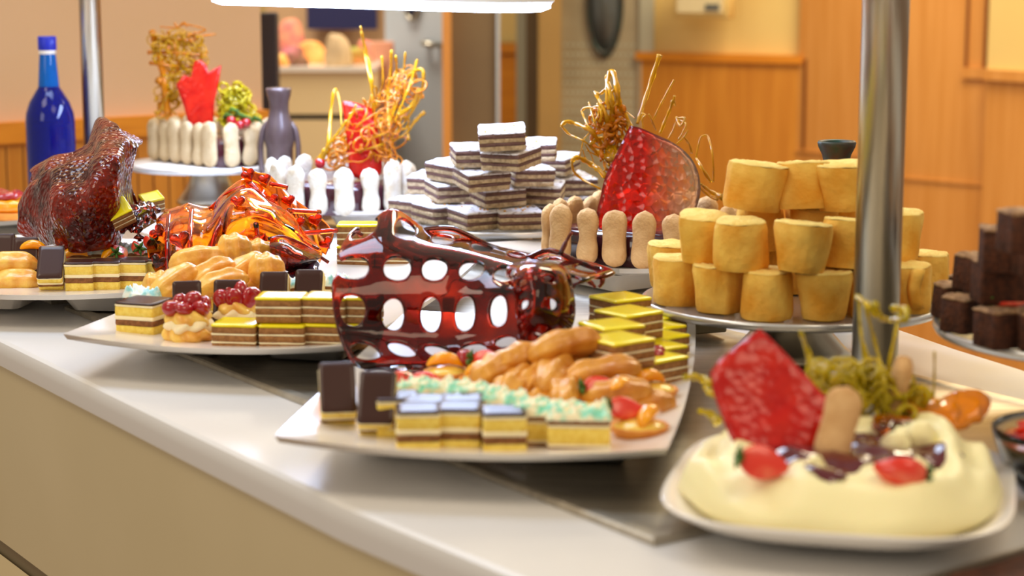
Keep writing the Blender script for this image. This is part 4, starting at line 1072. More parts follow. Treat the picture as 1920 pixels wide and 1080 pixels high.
# thick glossy ridge and hanging drips
b = MB(); tube(b, smoothline([Py(*q) for q in ((700, 712, 1.525), (780, 712, 1.52), (850, 704, 1.52), (930, 680, 1.52), (1000, 655, 1.525), (1050, 640, 1.54))], 6), [.002]*3+[.0036]*26+[.002]*2, 8); b.build('folded_ridge', M['s_edge'], hero)
b = MB(); tube(b, smoothline([Py(*q) for q in ((790, 432, 1.75), (850, 430, 1.76), (910, 458, 1.76), (975, 486, 1.73), (1030, 470, 1.71), (1080, 490, 1.70), (1148, 514, 1.69))], 5), .0028, 8); b.build('folded_ridge', M['s_edge'], hero)
b = MB(); tube(b, smoothline([Py(*q) for q in ((940, 495, 1.70), (1010, 492, 1.68), (1060, 505, 1.665), (1120, 520, 1.66), (1150, 512, 1.68))], 5), .0022, 8)
b.build('folded_ridge', M['s_edge'], hero)
for q in (((1100, 524, 1.64), (1112, 534, 1.64), (1116, 540, 1.64)), ((1130, 522, 1.66), (1128, 533, 1.66), (1122, 538, 1.66)), ((1050, 478, 1.70), (1062, 452, 1.71), (1072, 436, 1.71)), ((680, 442, 1.68), (668, 436, 1.68), (656, 444, 1.68)), ((700, 706, 1.54), (672, 712, 1.53), (664, 722, 1.528))):
    b = MB(); tube(b, smoothline([Py(*k) for k in q], 4), [.0024]*4+[.0016]*5, 7); b.build('drip', M['s_edge'], hero)

# amber sheet with hearts (middle platter)
def sheet(G, nu, nv, name, m, th, parent, amp=0, fr=40, seed=0, sub=1):
    S = surf(G); nc, nr = len(G[0])-1, len(G)-1; b = MB(); vs = []
    for j in range(nv+1):
        for i in range(nu+1):
            p = S(min(i/nu*nc, nc-1e-6), min(j/nv*nr, nr-1e-6))
            if amp:
                w = Vector((nz((p.x*2.4, p.y, p.z*.5), fr, seed), nz(p, fr, seed+3), nz(p, fr, seed+6)))*amp
                w.y += (1-abs(nz((p.x*1.6+p.z*.8, p.y*.3, p.z*.2), fr*.8, seed+9))*2)*amp*.9
                p = p+w
            vs.append(p)
    b.add(vs, [(j*(nu+1)+i, j*(nu+1)+i+1, (j+1)*(nu+1)+i+1, (j+1)*(nu+1)+i) for j in range(nv) for i in range(nu)])
    o = b.build(name, m, parent); solid(o, th, sub); return o, S
am = T('amber_sugar_sculpture', 'draped amber sugar sheet with heart shapes behind the choux pile', 'sugar sculpture')
G = [row_((306, 398, 2.12), (348, 386, 2.10), (398, 390, 2.10), (438, 352, 2.08), (468, 344, 2.10), (510, 372, 2.06), (545, 410, 2.03), (580, 448, 2.03)),
     row_((289, 428, 2.05), (335, 420, 2.02), (392, 415, 2.03), (425, 385, 1.99), (462, 372, 1.99), (505, 396, 1.98), (548, 432, 1.98), (590, 460, 2.0)),
     row_((283, 470, 2.00), (330, 460, 1.97), (388, 455, 1.99), (425, 425, 1.96), (468, 410, 1.955), (512, 428, 1.96), (555, 450, 1.98), (600, 470, 2.0)),
     row_((284, 510, 1.97), (330, 505, 1.95), (388, 500, 1.97), (430, 470, 1.99), (474, 450, 2.01), (520, 460, 2.02), (562, 470, 2.01), (600, 480, 2.01)),
     row_((318, 562, 1.95), (350, 560, 1.935), (390, 550, 1.95), (430, 530, 1.98), (478, 510, 2.02), (520, 505, 2.04), (562, 500, 2.04), (596, 498, 2.03))]
o, SA = sheet(G, 70, 44, 'draped_sheet', M['s_amber'], .0034, am, .0065, 26, 4)
G = [row_((452, 312, 2.10), (481, 322, 2.10), (506, 330, 2.10), (538, 362, 2.10), (556, 376, 2.10), (590, 402, 2.09), (606, 412, 2.09), (626, 436, 2.08)),
     row_((458, 340, 2.09), (480, 348, 2.09), (502, 362, 2.09), (528, 385, 2.08), (550, 400, 2.08), (578, 420, 2.08), (598, 436, 2.08), (620, 455, 2.07)),
     row_((462, 360, 2.08), (480, 374, 2.07), (500, 394, 2.07), (524, 416, 2.07), (546, 432, 2.07), (572, 450, 2.07), (594, 468, 2.07), (612, 478, 2.07))]
o, SB = sheet(G, 44, 14, 'standing_sheet', M['s_amber'], .0032, am, .0015, 60, 8)
def heart(cx, cy, Y, s, rot=0, th=.003):
    b = MB(); c = Py(cx, cy, Y)
    def rg(k, dy):
        out = []
        for i in range(28):
            t = 2*PI*i/28; x = 16*math.sin(t)**3/17; z = (13*math.cos(t)-5*math.cos(2*t)-2*math.cos(3*t)-math.cos(4*t))/17
            x, z = x*math.cos(rot)-z*math.sin(rot), x*math.sin(rot)+z*math.cos(rot)
            out.append(c+Vector((x*s*k, dy, z*s*k)))
        return out
    loft(b, [rg(.86, -th), rg(1, -th*.6), rg(1, th*.6), rg(.86, th)]); b.build('sugar_heart', M['s_heart'], am)
for q in ((466, 328, 2.088, .0085, .5), (497, 336, 2.086, .0075, .3), (508, 376, 2.074, .0095, .2), (541, 376, 2.084, .0080, .2), (558, 418, 2.062, .0090, .1), (592, 412, 2.078, .0085, .3), (611, 456, 2.066, .0080, .6), (338, 450, 1.955, .0115, .3), (296, 435, 2.01, .0095, .8), (298, 490, 1.965, .0095, -.4), (372, 480, 1.965, .0100, 2.8), (446, 378, 1.975, .0080, 0), (490, 450, 1.955, .0090, 2.6), (405, 520, 1.955, .009, .4)): heart(*q)
b = MB()
for q in (((470, 345, 2.07), (492, 368, 2.05), (510, 386, 2.04), (530, 402, 2.035)), ((395, 392, 2.08), (430, 362, 2.06), (460, 350, 2.06)), ((505, 345, 2.085), (540, 352, 2.085)), ((540, 395, 2.05), (600, 398, 2.085)), ((560, 438, 2.04), (632, 432, 2.07)), ((360, 392, 2.06), (356, 440, 1.965), (358, 500, 1.94), (362, 545, 1.93)), ((318, 400, 2.08), (314, 450, 1.985), (316, 520, 1.95)), ((420, 410, 1.99), (404, 440, 1.97), (396, 470, 1.97)), ((480, 420, 1.95), (486, 460, 1.99), (500, 490, 2.02))):
    tube(b, smoothline([Py(*k) for k in q], 6), .0028, 8)
b.build('raised_folds', M['s_heart'], am)
# dark caramel cup at the right end of the choux pile
cp = T('dark_caramel_cup', 'small very dark glossy caramel cup lying right of the choux pile', 'sugar sculpture')
G = [row_((506, 448, 1.92), (530, 446, 1.94), (556, 456, 1.94), (584, 470, 1.93), (604, 482, 1.93)),
     row_((506, 462, 1.885), (530, 460, 1.87), (556, 470, 1.87), (578, 480, 1.88), (596, 488, 1.90)),
     row_((514, 482, 1.88), (532, 486, 1.862), (552, 492, 1.862), (568, 496, 1.87), (580, 498, 1.89)),
     row_((528, 500, 1.89), (538, 506, 1.88), (550, 508, 1.88), (560, 508, 1.885), (568, 506, 1.90)),
     row_((540, 500, 1.915), (548, 502, 1.92), (556, 500, 1.92), (564, 498, 1.92), (570, 498, 1.915))]
sheet(G, 24, 20, 'cup_wall', M['s_edge'], .003, cp, .0015, 60, 2)
b = MB(); tube(b, smoothline([Py(*q) for q in ((504, 448, 1.92), (530, 444, 1.94), (570, 460, 1.94), (604, 484, 1.93), (616, 492, 1.93))], 5), .0018, 7); b.build('rim', M['s_edge'], cp)
# crumpled dark foil-like chocolate leaf
G = [row_((505, 530, 1.86), (530, 512, 1.88), (560, 500, 1.90), (585, 486, 1.90), (598, 492, 1.90)),
     row_((502, 542, 1.845), (528, 528, 1.855), (556, 520, 1.86), (582, 510, 1.87), (600, 506, 1.88)),
     row_((512, 552, 1.85), (534, 546, 1.85), (558, 540, 1.85), (580, 530, 1.86), (594, 522, 1.87))]
fo, _ = sheet(G, 30, 14, 'chocolate_leaf', mat('dark_glossy_chocolate_leaf', (56, 40, 58), .18, coat=.6), .0012, None, .004, 110, 5)
tag(fo, 'crumpled dark chocolate leaf lying below the dark caramel cup', 'chocolate leaf')

# dark red twisted bubbled sugar (far left)
dr = T('twisted_red_sugar', 'large twisted dark red bubbled sugar sculpture at far left', 'sugar sculpture')
G = [row_((60, 322, 2.20), (100, 300, 2.20), (140, 290, 2.18), (168, 268, 2.17), (182, 222, 2.16), (218, 238, 2.15), (256, 262, 2.16)),
     row_((50, 350, 2.15), (86, 326, 2.11), (124, 312, 2.08), (160, 298, 2.06), (192, 272, 2.05), (226, 268, 2.06), (252, 284, 2.10)),
     row_((45, 378, 2.12), (80, 356, 2.06), (120, 345, 2.02), (165, 335, 2.00), (205, 312, 2.01), (230, 300, 2.04), (243, 304, 2.10)),
     row_((42, 405, 2.10), (80, 395, 2.04), (122, 388, 2.00), (168, 380, 1.98), (210, 360, 2.01), (238, 340, 2.06), (240, 330, 2.12)),
     row_((42, 432, 2.10), (80, 432, 2.04), (122, 432, 2.00), (168, 432, 1.98), (212, 412, 2.01), (240, 380, 2.06), (246, 372, 2.12)),
     row_((62, 462, 2.08), (98, 468, 2.04), (130, 474, 2.00), (168, 478, 1.99), (208, 468, 2.01), (244, 426, 2.06), (262, 400, 2.12))]
sheet(G, 70, 56, 'outer_wrap', M['s_wine'], .004, dr, .011, 24, 2)
G = [row_((60, 322, 2.20), (110, 300, 2.26), (160, 285, 2.28), (210, 270, 2.24), (254, 268, 2.17)),
     row_((50, 380, 2.16), (100, 370, 2.26), (160, 360, 2.30), (210, 345, 2.24), (248, 335, 2.13)),
     row_((55, 436, 2.12), (100, 440, 2.22), (160, 440, 2.26), (210, 430, 2.20), (262, 405, 2.12))]
sheet(G, 40, 24, 'inner_wrap', M['s_wine'], .004, dr, .009, 26, 7)
dg = T('dark_caramel_shards', 'small very dark glossy caramel shards right of the dark red sugar', 'sugar sculpture')
for k, q in enumerate((((228, 420, 2.04), (250, 395, 2.06), (275, 385, 2.10), (296, 392, 2.12)), ((215, 430, 2.02), (240, 425, 2.03), (268, 415, 2.06), (290, 402, 2.08)), ((250, 405, 2.05), (258, 430, 2.03), (262, 452, 2.03)))):
    b = MB(); pts = smoothline([Py(*s) for s in q], 6)
    tube(b, pts, [.0045+.0035*math.sin(i*1.9+k) for i in range(len(pts))], 9, flat=.5); b.build('shard', M['s_edge'], dg)

# ---- golden sugar lattices: strands between points, some with drops
def strands(lst, Y, name, m, parent, seed=0, depth=.02, n=6):
    b = MB(); rn = random.Random(seed)
    for pts, r0, r1 in lst:
        P_ = []
        for i, q in enumerate(pts):
            yy = Y + (q[2] if len(q) > 2 else depth*math.sin(q[0]*.07+q[1]*.05+seed))
            P_.append(Py(q[0], q[1], yy))
        s = smoothline(P_, 6); k = len(s)
        tube(b, s, [(r0+(r1-r0)*i/(k-1))*(1+.18*math.sin(i*1.3+seed)) for i in range(k)], n)
    return b.build(name, m, parent)
def web(poly, n, seed, rmin, rmax, Y, b, depth=.02, step=22):
    """random rings and strands inside a polygon given as picture outline"""
    rn = random.Random(seed)
    xs = [p[0] for p in poly]; ys = [p[1] for p in poly]
    def inside(x, y):
        c = False; j = len(poly)-1
        for i in range(len(poly)):
            if (poly[i][1] > y) != (poly[j][1] > y) and x < (poly[j][0]-poly[i][0])*(y-poly[i][1])/(poly[j][1]-poly[i][1])+poly[i][0]: c = not c
            j = i
        return c
    made = 0; tries = 0
    while made < n and tries < n*60:
        tries += 1
        x, y = rn.uniform(min(xs), max(xs)), rn.uniform(min(ys), max(ys))
        if not inside(x, y): continue
        dy = rn.uniform(-depth, depth); r = rn.uniform(rmin, rmax)
        if made % 2:
            a = rn.uniform(0, 2*PI); rx, ry = rn.uniform(.3, .7)*step, rn.uniform(.5, 1.1)*step
            pts = [Py(x+rx*math.cos(t)*math.cos(a)-ry*math.sin(t)*math.sin(a), y+rx*math.cos(t)*math.sin(a)+ry*math.sin(t)*math.cos(a), Y+dy+.004*math.sin(2*t)) for t in [2*PI*k/14 for k in range(15)]]
            tube(b, pts, r, 5)
        else:
            a = rn.uniform(0, 2*PI); pts = [(x, y)]
            for k in range(4):
                a += rn.uniform(-.7, .7); nx, ny = pts[-1][0]+step*.8*math.cos(a), pts[-1][1]+step*.8*math.sin(a)
                if not inside(nx, ny): break
                pts.append((nx, ny))
            if len(pts) < 2: continue
            s = smoothline([Py(px, py, Y+dy+rn.uniform(-.004, .004)) for px, py in pts], 4)
            tube(b, s, [r*(1+.3*math.sin(i)) for i in range(len(s))], 5)
        made += 1
# right charlotte
YR = 2.19
gr = T('golden_sugar_lattice', 'golden pulled-sugar lattice rising behind the red disc of the tan charlotte', 'sugar lattice')
k1 = [([(1052, 236), (1062, 228), (1080, 232), (1098, 240), (1112, 250), (1130, 275), (1150, 300)], .0020, .0030), ([(1052, 236), (1068, 252), (1090, 262), (1100, 268)], .0016, .0010), ([(1100, 268), (1112, 282), (1126, 295), (1142, 310)], .001, .0012),
      ([(1142, 205), (1138, 180), (1142, 140), (1150, 136), (1158, 170), (1162, 200), (1178, 230), (1186, 260)], .0022, .0042), ([(1142, 140), (1138, 150), (1146, 180), (1148, 220), (1150, 260), (1150, 300)], .0028, .0042), ([(1115, 172), (1125, 176), (1136, 166), (1140, 160)], .0016, .0018), ([(1115, 172), (1122, 185), (1136, 215), (1140, 250), (1146, 285)], .0018, .0034),
      ([(1090, 208), (1098, 202), (1112, 202), (1122, 200), (1128, 214), (1124, 230)], .0014, .0018), ([(1090, 208), (1096, 222), (1104, 238), (1116, 246)], .0013, .0012), ([(1104, 192), (1108, 206), (1114, 226), (1120, 240)], .0012, .0012), ([(1120, 194), (1122, 215), (1112, 232)], .0012, .001), ([(1164, 206), (1178, 212), (1190, 222)], .001, .0007),
      ([(1085, 300), (1090, 280), (1094, 262), (1104, 250)], .0006, .0008), ([(1096, 270), (1108, 290), (1112, 305), (1100, 300), (1092, 280)], .0007, .0007), ([(1100, 282), (1126, 296), (1146, 312)], .0007, .0007),
      ([(1072, 304), (1078, 296), (1090, 298), (1108, 308), (1122, 318), (1136, 332)], .0026, .0034), ([(1072, 304), (1076, 322), (1092, 336), (1110, 346), (1126, 354)], .0016, .0012), ([(1136, 300), (1134, 318), (1128, 322), (1118, 316)], .0009, .0008),
      ([(1120, 262), (1108, 270), (1118, 284), (1132, 286), (1138, 272), (1130, 260), (1120, 262)], .0024, .0024), ([(1146, 235), (1154, 225), (1158, 240), (1152, 246), (1146, 235)], .0018, .0018), ([(1150, 262), (1148, 245), (1158, 236), (1168, 256), (1166, 280), (1156, 284), (1150, 262)], .0020, .0020), ([(1144, 180), (1152, 168), (1156, 190), (1148, 200), (1144, 180)], .0015, .0015),
      ([(1130, 286), (1140, 298), (1152, 296), (1160, 284)], .003, .003), ([(1186, 255), (1180, 240), (1172, 225)], .003, .002),
      ([(1195, 232), (1204, 204), (1220, 155), (1237, 103)], .0020, .0030), ([(1195, 232), (1202, 214), (1210, 216), (1204, 224), (1206, 240)], .0012, .0010), ([(1222, 232), (1234, 205), (1250, 175), (1264, 150)], .0008, .0014), ([(1216, 214), (1222, 225), (1230, 244)], .0012, .0008), ([(1238, 250), (1250, 220), (1260, 196), (1265, 180)], .0020, .0014), ([(1258, 200), (1262, 188), (1266, 198)], .0018, .0012),
      ([(1252, 262), (1262, 244), (1270, 226), (1286, 232), (1280, 248), (1272, 262)], .0010, .0010), ([(1268, 220), (1276, 236), (1284, 222), (1270, 222)], .0014, .0014), ([(1268, 270), (1282, 258), (1290, 244)], .001, .001), ([(1282, 256), (1292, 270), (1297, 286)], .0010, .0014),
      ([(1305, 296), (1312, 262), (1320, 254), (1328, 258), (1336, 290), (1338, 335), (1336, 340)], .0011, .0011), ([(1305, 296), (1318, 318), (1332, 340)], .0012, .0022), ([(1314, 345), (1330, 358), (1345, 366), (1356, 370)], .0014, .0040), ([(1312, 352), (1330, 368), (1345, 374)], .001, .002)]
strands(k1, YR+.012, 'sugar_lattice', M['s_gold'], gr, 3, .012, 8)
b = MB(); web([(1102, 232), (1140, 185), (1164, 192), (1184, 250), (1172, 300), (1142, 330), (1112, 290)], 44, 17, .0012, .0026, YR+.012, b, .006, 13); b.build('fine_web', M['s_goldo'], gr)
# red disc shard
def shard(poly, Y, th, m, name, label, lean=0, seed=0, sm=5, bulge=.004, zref=None, parent=None):
    P_ = [Vector(p) for p in smoothline([Vector((x, y, 0)) for x, y in poly+[poly[0]]], sm)][:-1]
    c = sum(P_, Vector())/len(P_); ymx = max(p.y for p in P_)
    org = Py(c.x, ymx, Y)
    def pt(p, dy):
        yy = Y+lean*(ymx-p.y)/100+dy; q = Py(p.x, p.y, yy); return q-org
    b = MB(); K = 7; vs = []; n = len(P_)
    rings = []
    for s in (-1, 1):
        rs = []
        for k in range(1, K+1):
            f = k/K; e = th/2*(1 if k < K else .35)
            rs.append([pt(c+(p-c)*f*(1 if k < K else 1.006), s*e+bulge*math.sin((c+(p-c)*f).x*.045+seed)*.8) for p in P_])
        rings.append(rs)
    full = rings[0] + rings[1][::-1]
    loft(b, full); o = b.build(name, m, parent, loc=org)
    if label: tag(o, label, 'sugar sheet')
    return o
shard([(1181, 236), (1200, 240), (1228, 252), (1262, 268), (1290, 290), (1307, 318), (1313, 350), (1310, 375), (1300, 405), (1290, 440), (1200, 450), (1122, 440), (1118, 410), (1126, 370), (1136, 330), (1158, 285)], 2.155, .0042, M['s_red'], 'red_sugar_disc', 'round-edged translucent red bubbled sugar disc standing in the tan charlotte', lean=.012)
ch_l = mat('dark_chocolate_bits', (52, 30, 24), .3)
# middle charlotte
YM = 2.62
gm = T('golden_sugar_nest', 'wild golden spun-sugar fan rising from the round white-biscuit charlotte', 'sugar lattice')
k2 = [([(700, 235), (699, 190), (697, 150), (690, 110), (683, 80), (676, 50)], .0030, .0012), ([(704, 230), (694, 150), (684, 100), (677, 60)], .0020, .0012), ([(604, 300), (616, 265), (620, 215), (626, 172), (632, 172), (638, 200), (640, 235)], .0030, .0011), ([(598, 305), (608, 285), (616, 275)], .005, .003),
      ([(700, 210), (712, 180), (718, 150), (716, 105)], .0012, .0016), ([(730, 240), (728, 180), (732, 140), (734, 95)], .003, .002), ([(725, 260), (740, 190), (744, 140), (742, 105)], .0016, .0020), ([(725, 250), (748, 180), (756, 140), (760, 98)], .0014, .0014), ([(740, 230), (760, 180), (772, 150), (782, 112)], .0018, .0018),
      ([(740, 250), (765, 220), (788, 180), (794, 135), (780, 132), (760, 150), (745, 165)], .0016, .0030), ([(745, 215), (770, 200), (784, 172), (786, 168)], .003, .003), ([(730, 270), (760, 250), (780, 225), (796, 210)], .0014, .0030), ([(764, 250), (766, 262)], .0016, .0028), ([(748, 232), (754, 220), (766, 226), (762, 240), (750, 242), (748, 232)], .0020, .0020),
      ([(690, 225), (694, 190), (700, 165), (706, 170), (700, 215)], .0012, .0014), ([(610, 290), (640, 262), (670, 245), (700, 235), (720, 222)], .0018, .0022), ([(614, 275), (640, 240), (660, 215), (668, 196)], .0015, .0015), ([(622, 300), (655, 275), (690, 262), (722, 250)], .0018, .0018), ([(640, 305), (670, 285), (705, 275), (735, 262)], .0016, .002), ([(608, 282), (625, 262), (650, 225)], .0012, .0012),
      ([(735, 290), (728, 270), (740, 250), (752, 238)], .0015, .0020), ([(700, 305), (720, 290), (740, 275)], .0020, .0014)]
strands(k2, YM, 'sugar_strands', M['s_gold'], gm, 5, .025, 7)
b = MB(); web([(612, 290), (640, 235), (660, 200), (690, 170), (705, 185), (730, 130), (780, 120), (790, 170), (775, 210), (750, 260), (740, 305), (620, 308)], 120, 4, .0008, .0017, YM, b, .035, 20); b.build('fine_web', M['s_goldo'], gm)
shard([(642, 194), (652, 190), (700, 205), (708, 240), (716, 300), (710, 330), (660, 330), (650, 260)], 2.612, .004, M['s_redd'], 'red_sugar_sheet', 'upright red sugar sheet inside the golden fan of the round charlotte', lean=.01, sm=3)
# left charlotte
YL = 2.90
gl = T('golden_sugar_grid', 'pale golden sugar lattice sheet standing at the back left charlotte', 'sugar lattice')
k3 = [([(285, 60), (292, 80), (300, 110), (308, 150), (315, 215)], .0050, .0060), ([(278, 98), (300, 98), (340, 100), (388, 104)], .0035, .0020), ([(282, 118), (310, 122), (350, 126), (385, 118)], .0030, .0014), ([(300, 50), (330, 52), (345, 46), (370, 50), (385, 56), (370, 62), (350, 66)], .0012, .0016), ([(328, 44), (334, 52), (345, 42), (350, 50)], .0020, .0012), ([(355, 78), (375, 68), (405, 64)], .0026, .0012), ([(316, 60), (318, 85), (312, 100)], .0030, .0030), ([(350, 66), (362, 80), (378, 100), (388, 96)], .0012, .002),
      ([(365, 60), (362, 90), (366, 120), (372, 150)], .0016, .0018), ([(300, 130), (330, 136), (360, 140)], .0020, .0012), ([(296, 150), (312, 165), (306, 190), (296, 215)], .0055, .0050), ([(330, 62), (328, 90), (334, 120), (330, 150)], .0016, .0020), ([(290, 72), (310, 76), (335, 74), (360, 76)], .003, .0012)]
strands(k3, YL+.02, 'sugar_lattice', M['s_goldo'], gl, 2, .01, 7)
b = MB(); web([(284, 60), (300, 52), (375, 62), (392, 100), (375, 135), (340, 150), (335, 215), (285, 215), (298, 140)], 90, 9, .0010, .0022, YL+.02, b, .008, 15); b.build('fine_web', M['s_gold'], gl)
shard([(330, 158), (345, 140), (358, 145), (364, 116), (376, 112), (388, 122), (390, 136), (415, 122), (410, 155), (402, 190), (400, 240), (355, 240), (345, 200)], 2.885, .004, M['s_redd'], 'red_sugar_sheet', 'jagged leaf-shaped red sugar sheet in the back left charlotte', sm=1, bulge=.001)
yl = T('yellow_sugar_lace', 'crinkled yellow sugar lace right of the jagged red sheet', 'sugar lattice')
b = MB(); web([(412, 165), (430, 160), (455, 162), (466, 185), (470, 210), (490, 225), (440, 228), (400, 232), (414, 190)], 90, 12, .0014, .0030, YL-.01, b, .010, 13); b.build('lace_strands', M['s_yel'], yl)
b = MB()
for k, q in enumerate(((418, 222), (428, 212), (438, 220), (470, 228), (452, 226))):
    c = Py(q[0], q[1], YL-.045); tube(b, [c, c+Vector((.006, -.004, .006)), c+Vector((.014, -.006, .003)), c+Vector((.020, -.004, -.004))], [.0008, .004, .0035, .0005], 6, flat=.3)
tag(b.build('mint_leaves', M['leaf']), 'green mint leaves between the ladyfingers and yellow sugar lace', 'leaves')
for i, q in enumerate(((434, 226), (450, 234), (462, 230))):
    CH.put(Py(q[0], q[1], YL-.05), (0, 0, i), ['dark berry under the mint leaves', 'middle dark berry in the back charlotte', 'right dark berry in the back charlotte'][i])
CH.put(Py(600, 306, 2.60), (0, 0, 0), 'dark berry at the left rim of the round charlotte')

# ================================================================== bottle, vases
bx = Py(93, 200, 2.825); bo = T('blue_liqueur_bottle', 'cobalt blue bottle with blue cap standing at the far left', 'bottle', (bx.x, 2.825, ZC))
hB = Py(93, 68, 2.825).z-ZC
b = MB(); lathe(b, [(.030, 0), (.0345, .003), (.0358, .010), (.0358, .138), (.0345, .150), (.0290, .166), (.0205, .180), (.0155, .188), (.0150, .190)], 56, c1=False); b.build('body', M['bluegl'], bo)
b = MB(); lathe(b, [(.0153, .1885), (.0142, .205), (.0125, .228), (.0118, .236)], 40, c0=False, c1=False); b.build('neck', M['bluelt'], bo)
b = MB(); lathe(b, [(.0122, .236), (.0125, .2365), (.0125, .2415), (.0122, .242)], 40); b.build('neck_ring', M['porcelain'], bo)
b = MB(); lathe(b, [(.0130, .242), (.0134, .243), (.0134, hB-.001), (.0126, hB)], 40); b.build('cap', M['bluecap'], bo)
b = MB(); lathe(b, [(.0325, .004), (.0335, .012), (.0335, .130), (.0335, .1365), (.001, .137)], 48); b.build('liqueur', mat('dark_blue_liqueur', (10, 14, 90), .1, trans=.2), bo)
vx = Py(524, 250, 2.80); va = T('ceramic_bottle_vase', 'dark grey ceramic bottle vase with two arm-like handles between the charlottes', 'vase', (vx.x, 2.80, ZC))
hV = Py(524, 165, 2.80).z-ZC
b = MB(); lathe(b, [(.020, 0), (.026, .004), (.024, .03), (.019, .07), (.0195, .10), (.0225, hV-.075), (.0205, hV-.055), (.0155, hV-.040), (.0140, hV-.030), (.0145, hV-.020), (.0175, hV-.010), (.0185, hV-.003), (.0180, hV), (.0120, hV-.001), (.0110, hV-.02)], 40); b.build('body', M['bronze'], va)
for s in (-1, 1):
    b = MB(); tube(b, smoothline([(s*.016, 0, hV-.050), (s*.024, -.002, hV-.062), (s*.0275, -.004, hV-.090), (s*.025, -.010, hV-.120), (s*.016, -.016, hV-.135)], 5), .0042, 8); b.build('handle', M['bronze'], va)
gx = Py(1569, 280, 1.935); gv = T('bronze_candle_holder', 'dark patinated bronze candle holder rising behind the yellow roll cakes', 'candle holder', (gx.x, 1.935, ZC))
hG = Py(1569, 264, 1.935).z-ZC
b = MB(); lathe(b, [(.032, 0), (.032, .006), (.018, .02), (.012, .05), (.010, .10), (.0105, hG-.055), (.013, hG-.048), (.0095, hG-.040), (.0125, hG-.032), (.0135, hG-.027), (.0125, hG-.022), (.0145, hG-.014), (.0185, hG-.006), (.0195, hG-.002), (.0185, hG), (.0150, hG-.001), (.0115, hG-.012)], 40, wob=.0008); b.build('stem', M['bronzeg'], gv)
b = MB(); lathe(b, [(.014, hG-.056), (.024, hG-.054), (.027, hG-.050), (.024, hG-.049), (.012, hG-.051)], 36, wob=.001); b.build('drip_pan', M['bronzeg'], gv)

# ================================================================== CREAM DISH (front right)
gc = Vector((Pz(1575, 905, .925).x, 1.225, 0)); gz = .922
dish = T('square_cream_dish', 'white rounded square dish at front right filled with whipped cream', 'dish', (gc.x, gc.y, gz), rad(-14))
def sup(a, b_, e, z, n=72, f=1.0):
    out = []
    for i in range(n):
        t = 2*PI*i/n; c, s = math.cos(t), math.sin(t)
        out.append(Vector((a*f*abs(c)**(2/e)*(1 if c > 0 else -1), b_*f*abs(s)**(2/e)*(1 if s > 0 else -1), z)))
    return out
DA, DB = .112, .128
b = MB(); loft(b, [sup(DA, DB, 3.4, -.0165, f=.62), sup(DA, DB, 3.4, -.0135, f=.70), sup(DA, DB, 3.4, -.006, f=.86), sup(DA, DB, 3.6, .004, f=.985), sup(DA, DB, 3.6, .006, f=1.0), sup(DA, DB, 3.6, .007, f=.99), sup(DA, DB, 3.4, -.001, f=.86), sup(DA, DB, 3.4, -.008, f=.72), sup(DA, DB, 3.4, -.009, f=.4)]); b.build('bowl', M['porcelain'], dish)
# whipped cream: one swirled heap with a hollow in the middle
def creamz(x, y, a, b_):
    rr_ = ((abs(x)/a)**2.6+(abs(y)/b_)**2.6)**(1/2.6)
    th_ = math.atan2(y, x)
    edge = max(0, 1-rr_**4)**.5
    h = .034*edge
    h -= .003*math.exp(-(((x-.004)/.046)**2+((y-.004)/.040)**2)*1.2)
    sw = math.sin(5*th_+rr_*7+1.2)*.5+.5*math.sin(9*th_-rr_*9)
    ridge = math.sin(rr_*19+1.6*math.sin(3*th_+.8)+th_*1.0)
    h += (.0042*ridge*min(1, rr_*1.2)+.0025*sw+.010*nz((x, y, 0), 26, 3)-.006*abs(nz((x, y*1.8, 0), 46, 5)))*edge*min(1, .35+rr_*.9)
    h += .004*math.exp(-((y-.06)/.03)**2)*edge
    return h
cm = MB(); n = 88; rg = []
for k in range(1, 31):
    f = k/30*.998
    ring = []
    for i, p in enumerate(sup(.101, .112, 2.6, 0, n)):
        q = p*f; ta = 2*PI*i/n
        w_ = 1+f*f*(.022*math.sin(4*ta)+.06*nz((math.cos(ta)*2.2, math.sin(ta)*2.2, f*5), 1.2, 7))
        dz = .004*math.sin(f*26+3*math.sin(ta*2+1))*f*max(0, 1-f**8)
        ring.append(Vector((q.x*w_, q.y*w_, max(-.004, creamz(q.x, q.y, .101, .112)+dz*(f > .62)))))
    rg.append(ring)
rg.append([Vector((p.x*.90, p.y*.90, -.010)) for p in sup(.101, .112, 2.6, 0, n)])
loft(cm, rg)
co = cm.build('whipped_cream', M['whip'], loc=(gc.x, gc.y, gz+.0015)); co.rotation_euler = (0, 0, rad(-14)); tag(co, 'swirled pale yellow whipped cream heaped in the front right dish', 'whipped cream')
sm = MB(); rg = []
for k in range(1, 17):
    f = k/16; ring = []
    for i in range(72):
        a = 2*PI*i/72; rad_q = f*(1+.20*math.sin(3*a+.6)+.10*math.sin(7*a)+.06*math.sin(11*a))
        x, y = .000+.060*rad_q*math.cos(a), -.022+.052*rad_q*math.sin(a)
        ring.append(Vector((x, y, creamz(x, y, .101, .112)+.0030*(1-f**4)+(-.001 if k == 16 else 0))))
    rg.append(ring)
loft(sm, rg, True, False)
so = sm.build('berry_sauce', M['sauce'], loc=(gc.x, gc.y, gz+.0015)); so.rotation_euler = (0, 0, rad(-14)); tag(so, 'dark glossy berry sauce pooled on the whipped cream', 'sauce')
def on_cream(px, Yw):
    """point on the cream surface at picture column px and depth Yw"""
    x = (px-960)/F*Yw; v = Matrix.Rotation(rad(14), 3, 'Z') @ Vector((x-gc.x, Yw-gc.y, 0))
    return Vector((x, Yw, gz+.0015+creamz(v.x, v.y, .101, .112)))
FG1 = finger(.052, .024, .014, 21, 'biscuit', .04)
p = on_cream(1570, 1.185); o = FG1.put(p+Vector((0, 0, -.006)), (rad(-16), rad(16), 0), 'short tan biscuit standing upright in the berry sauce', 'biscuits in the cream dish')
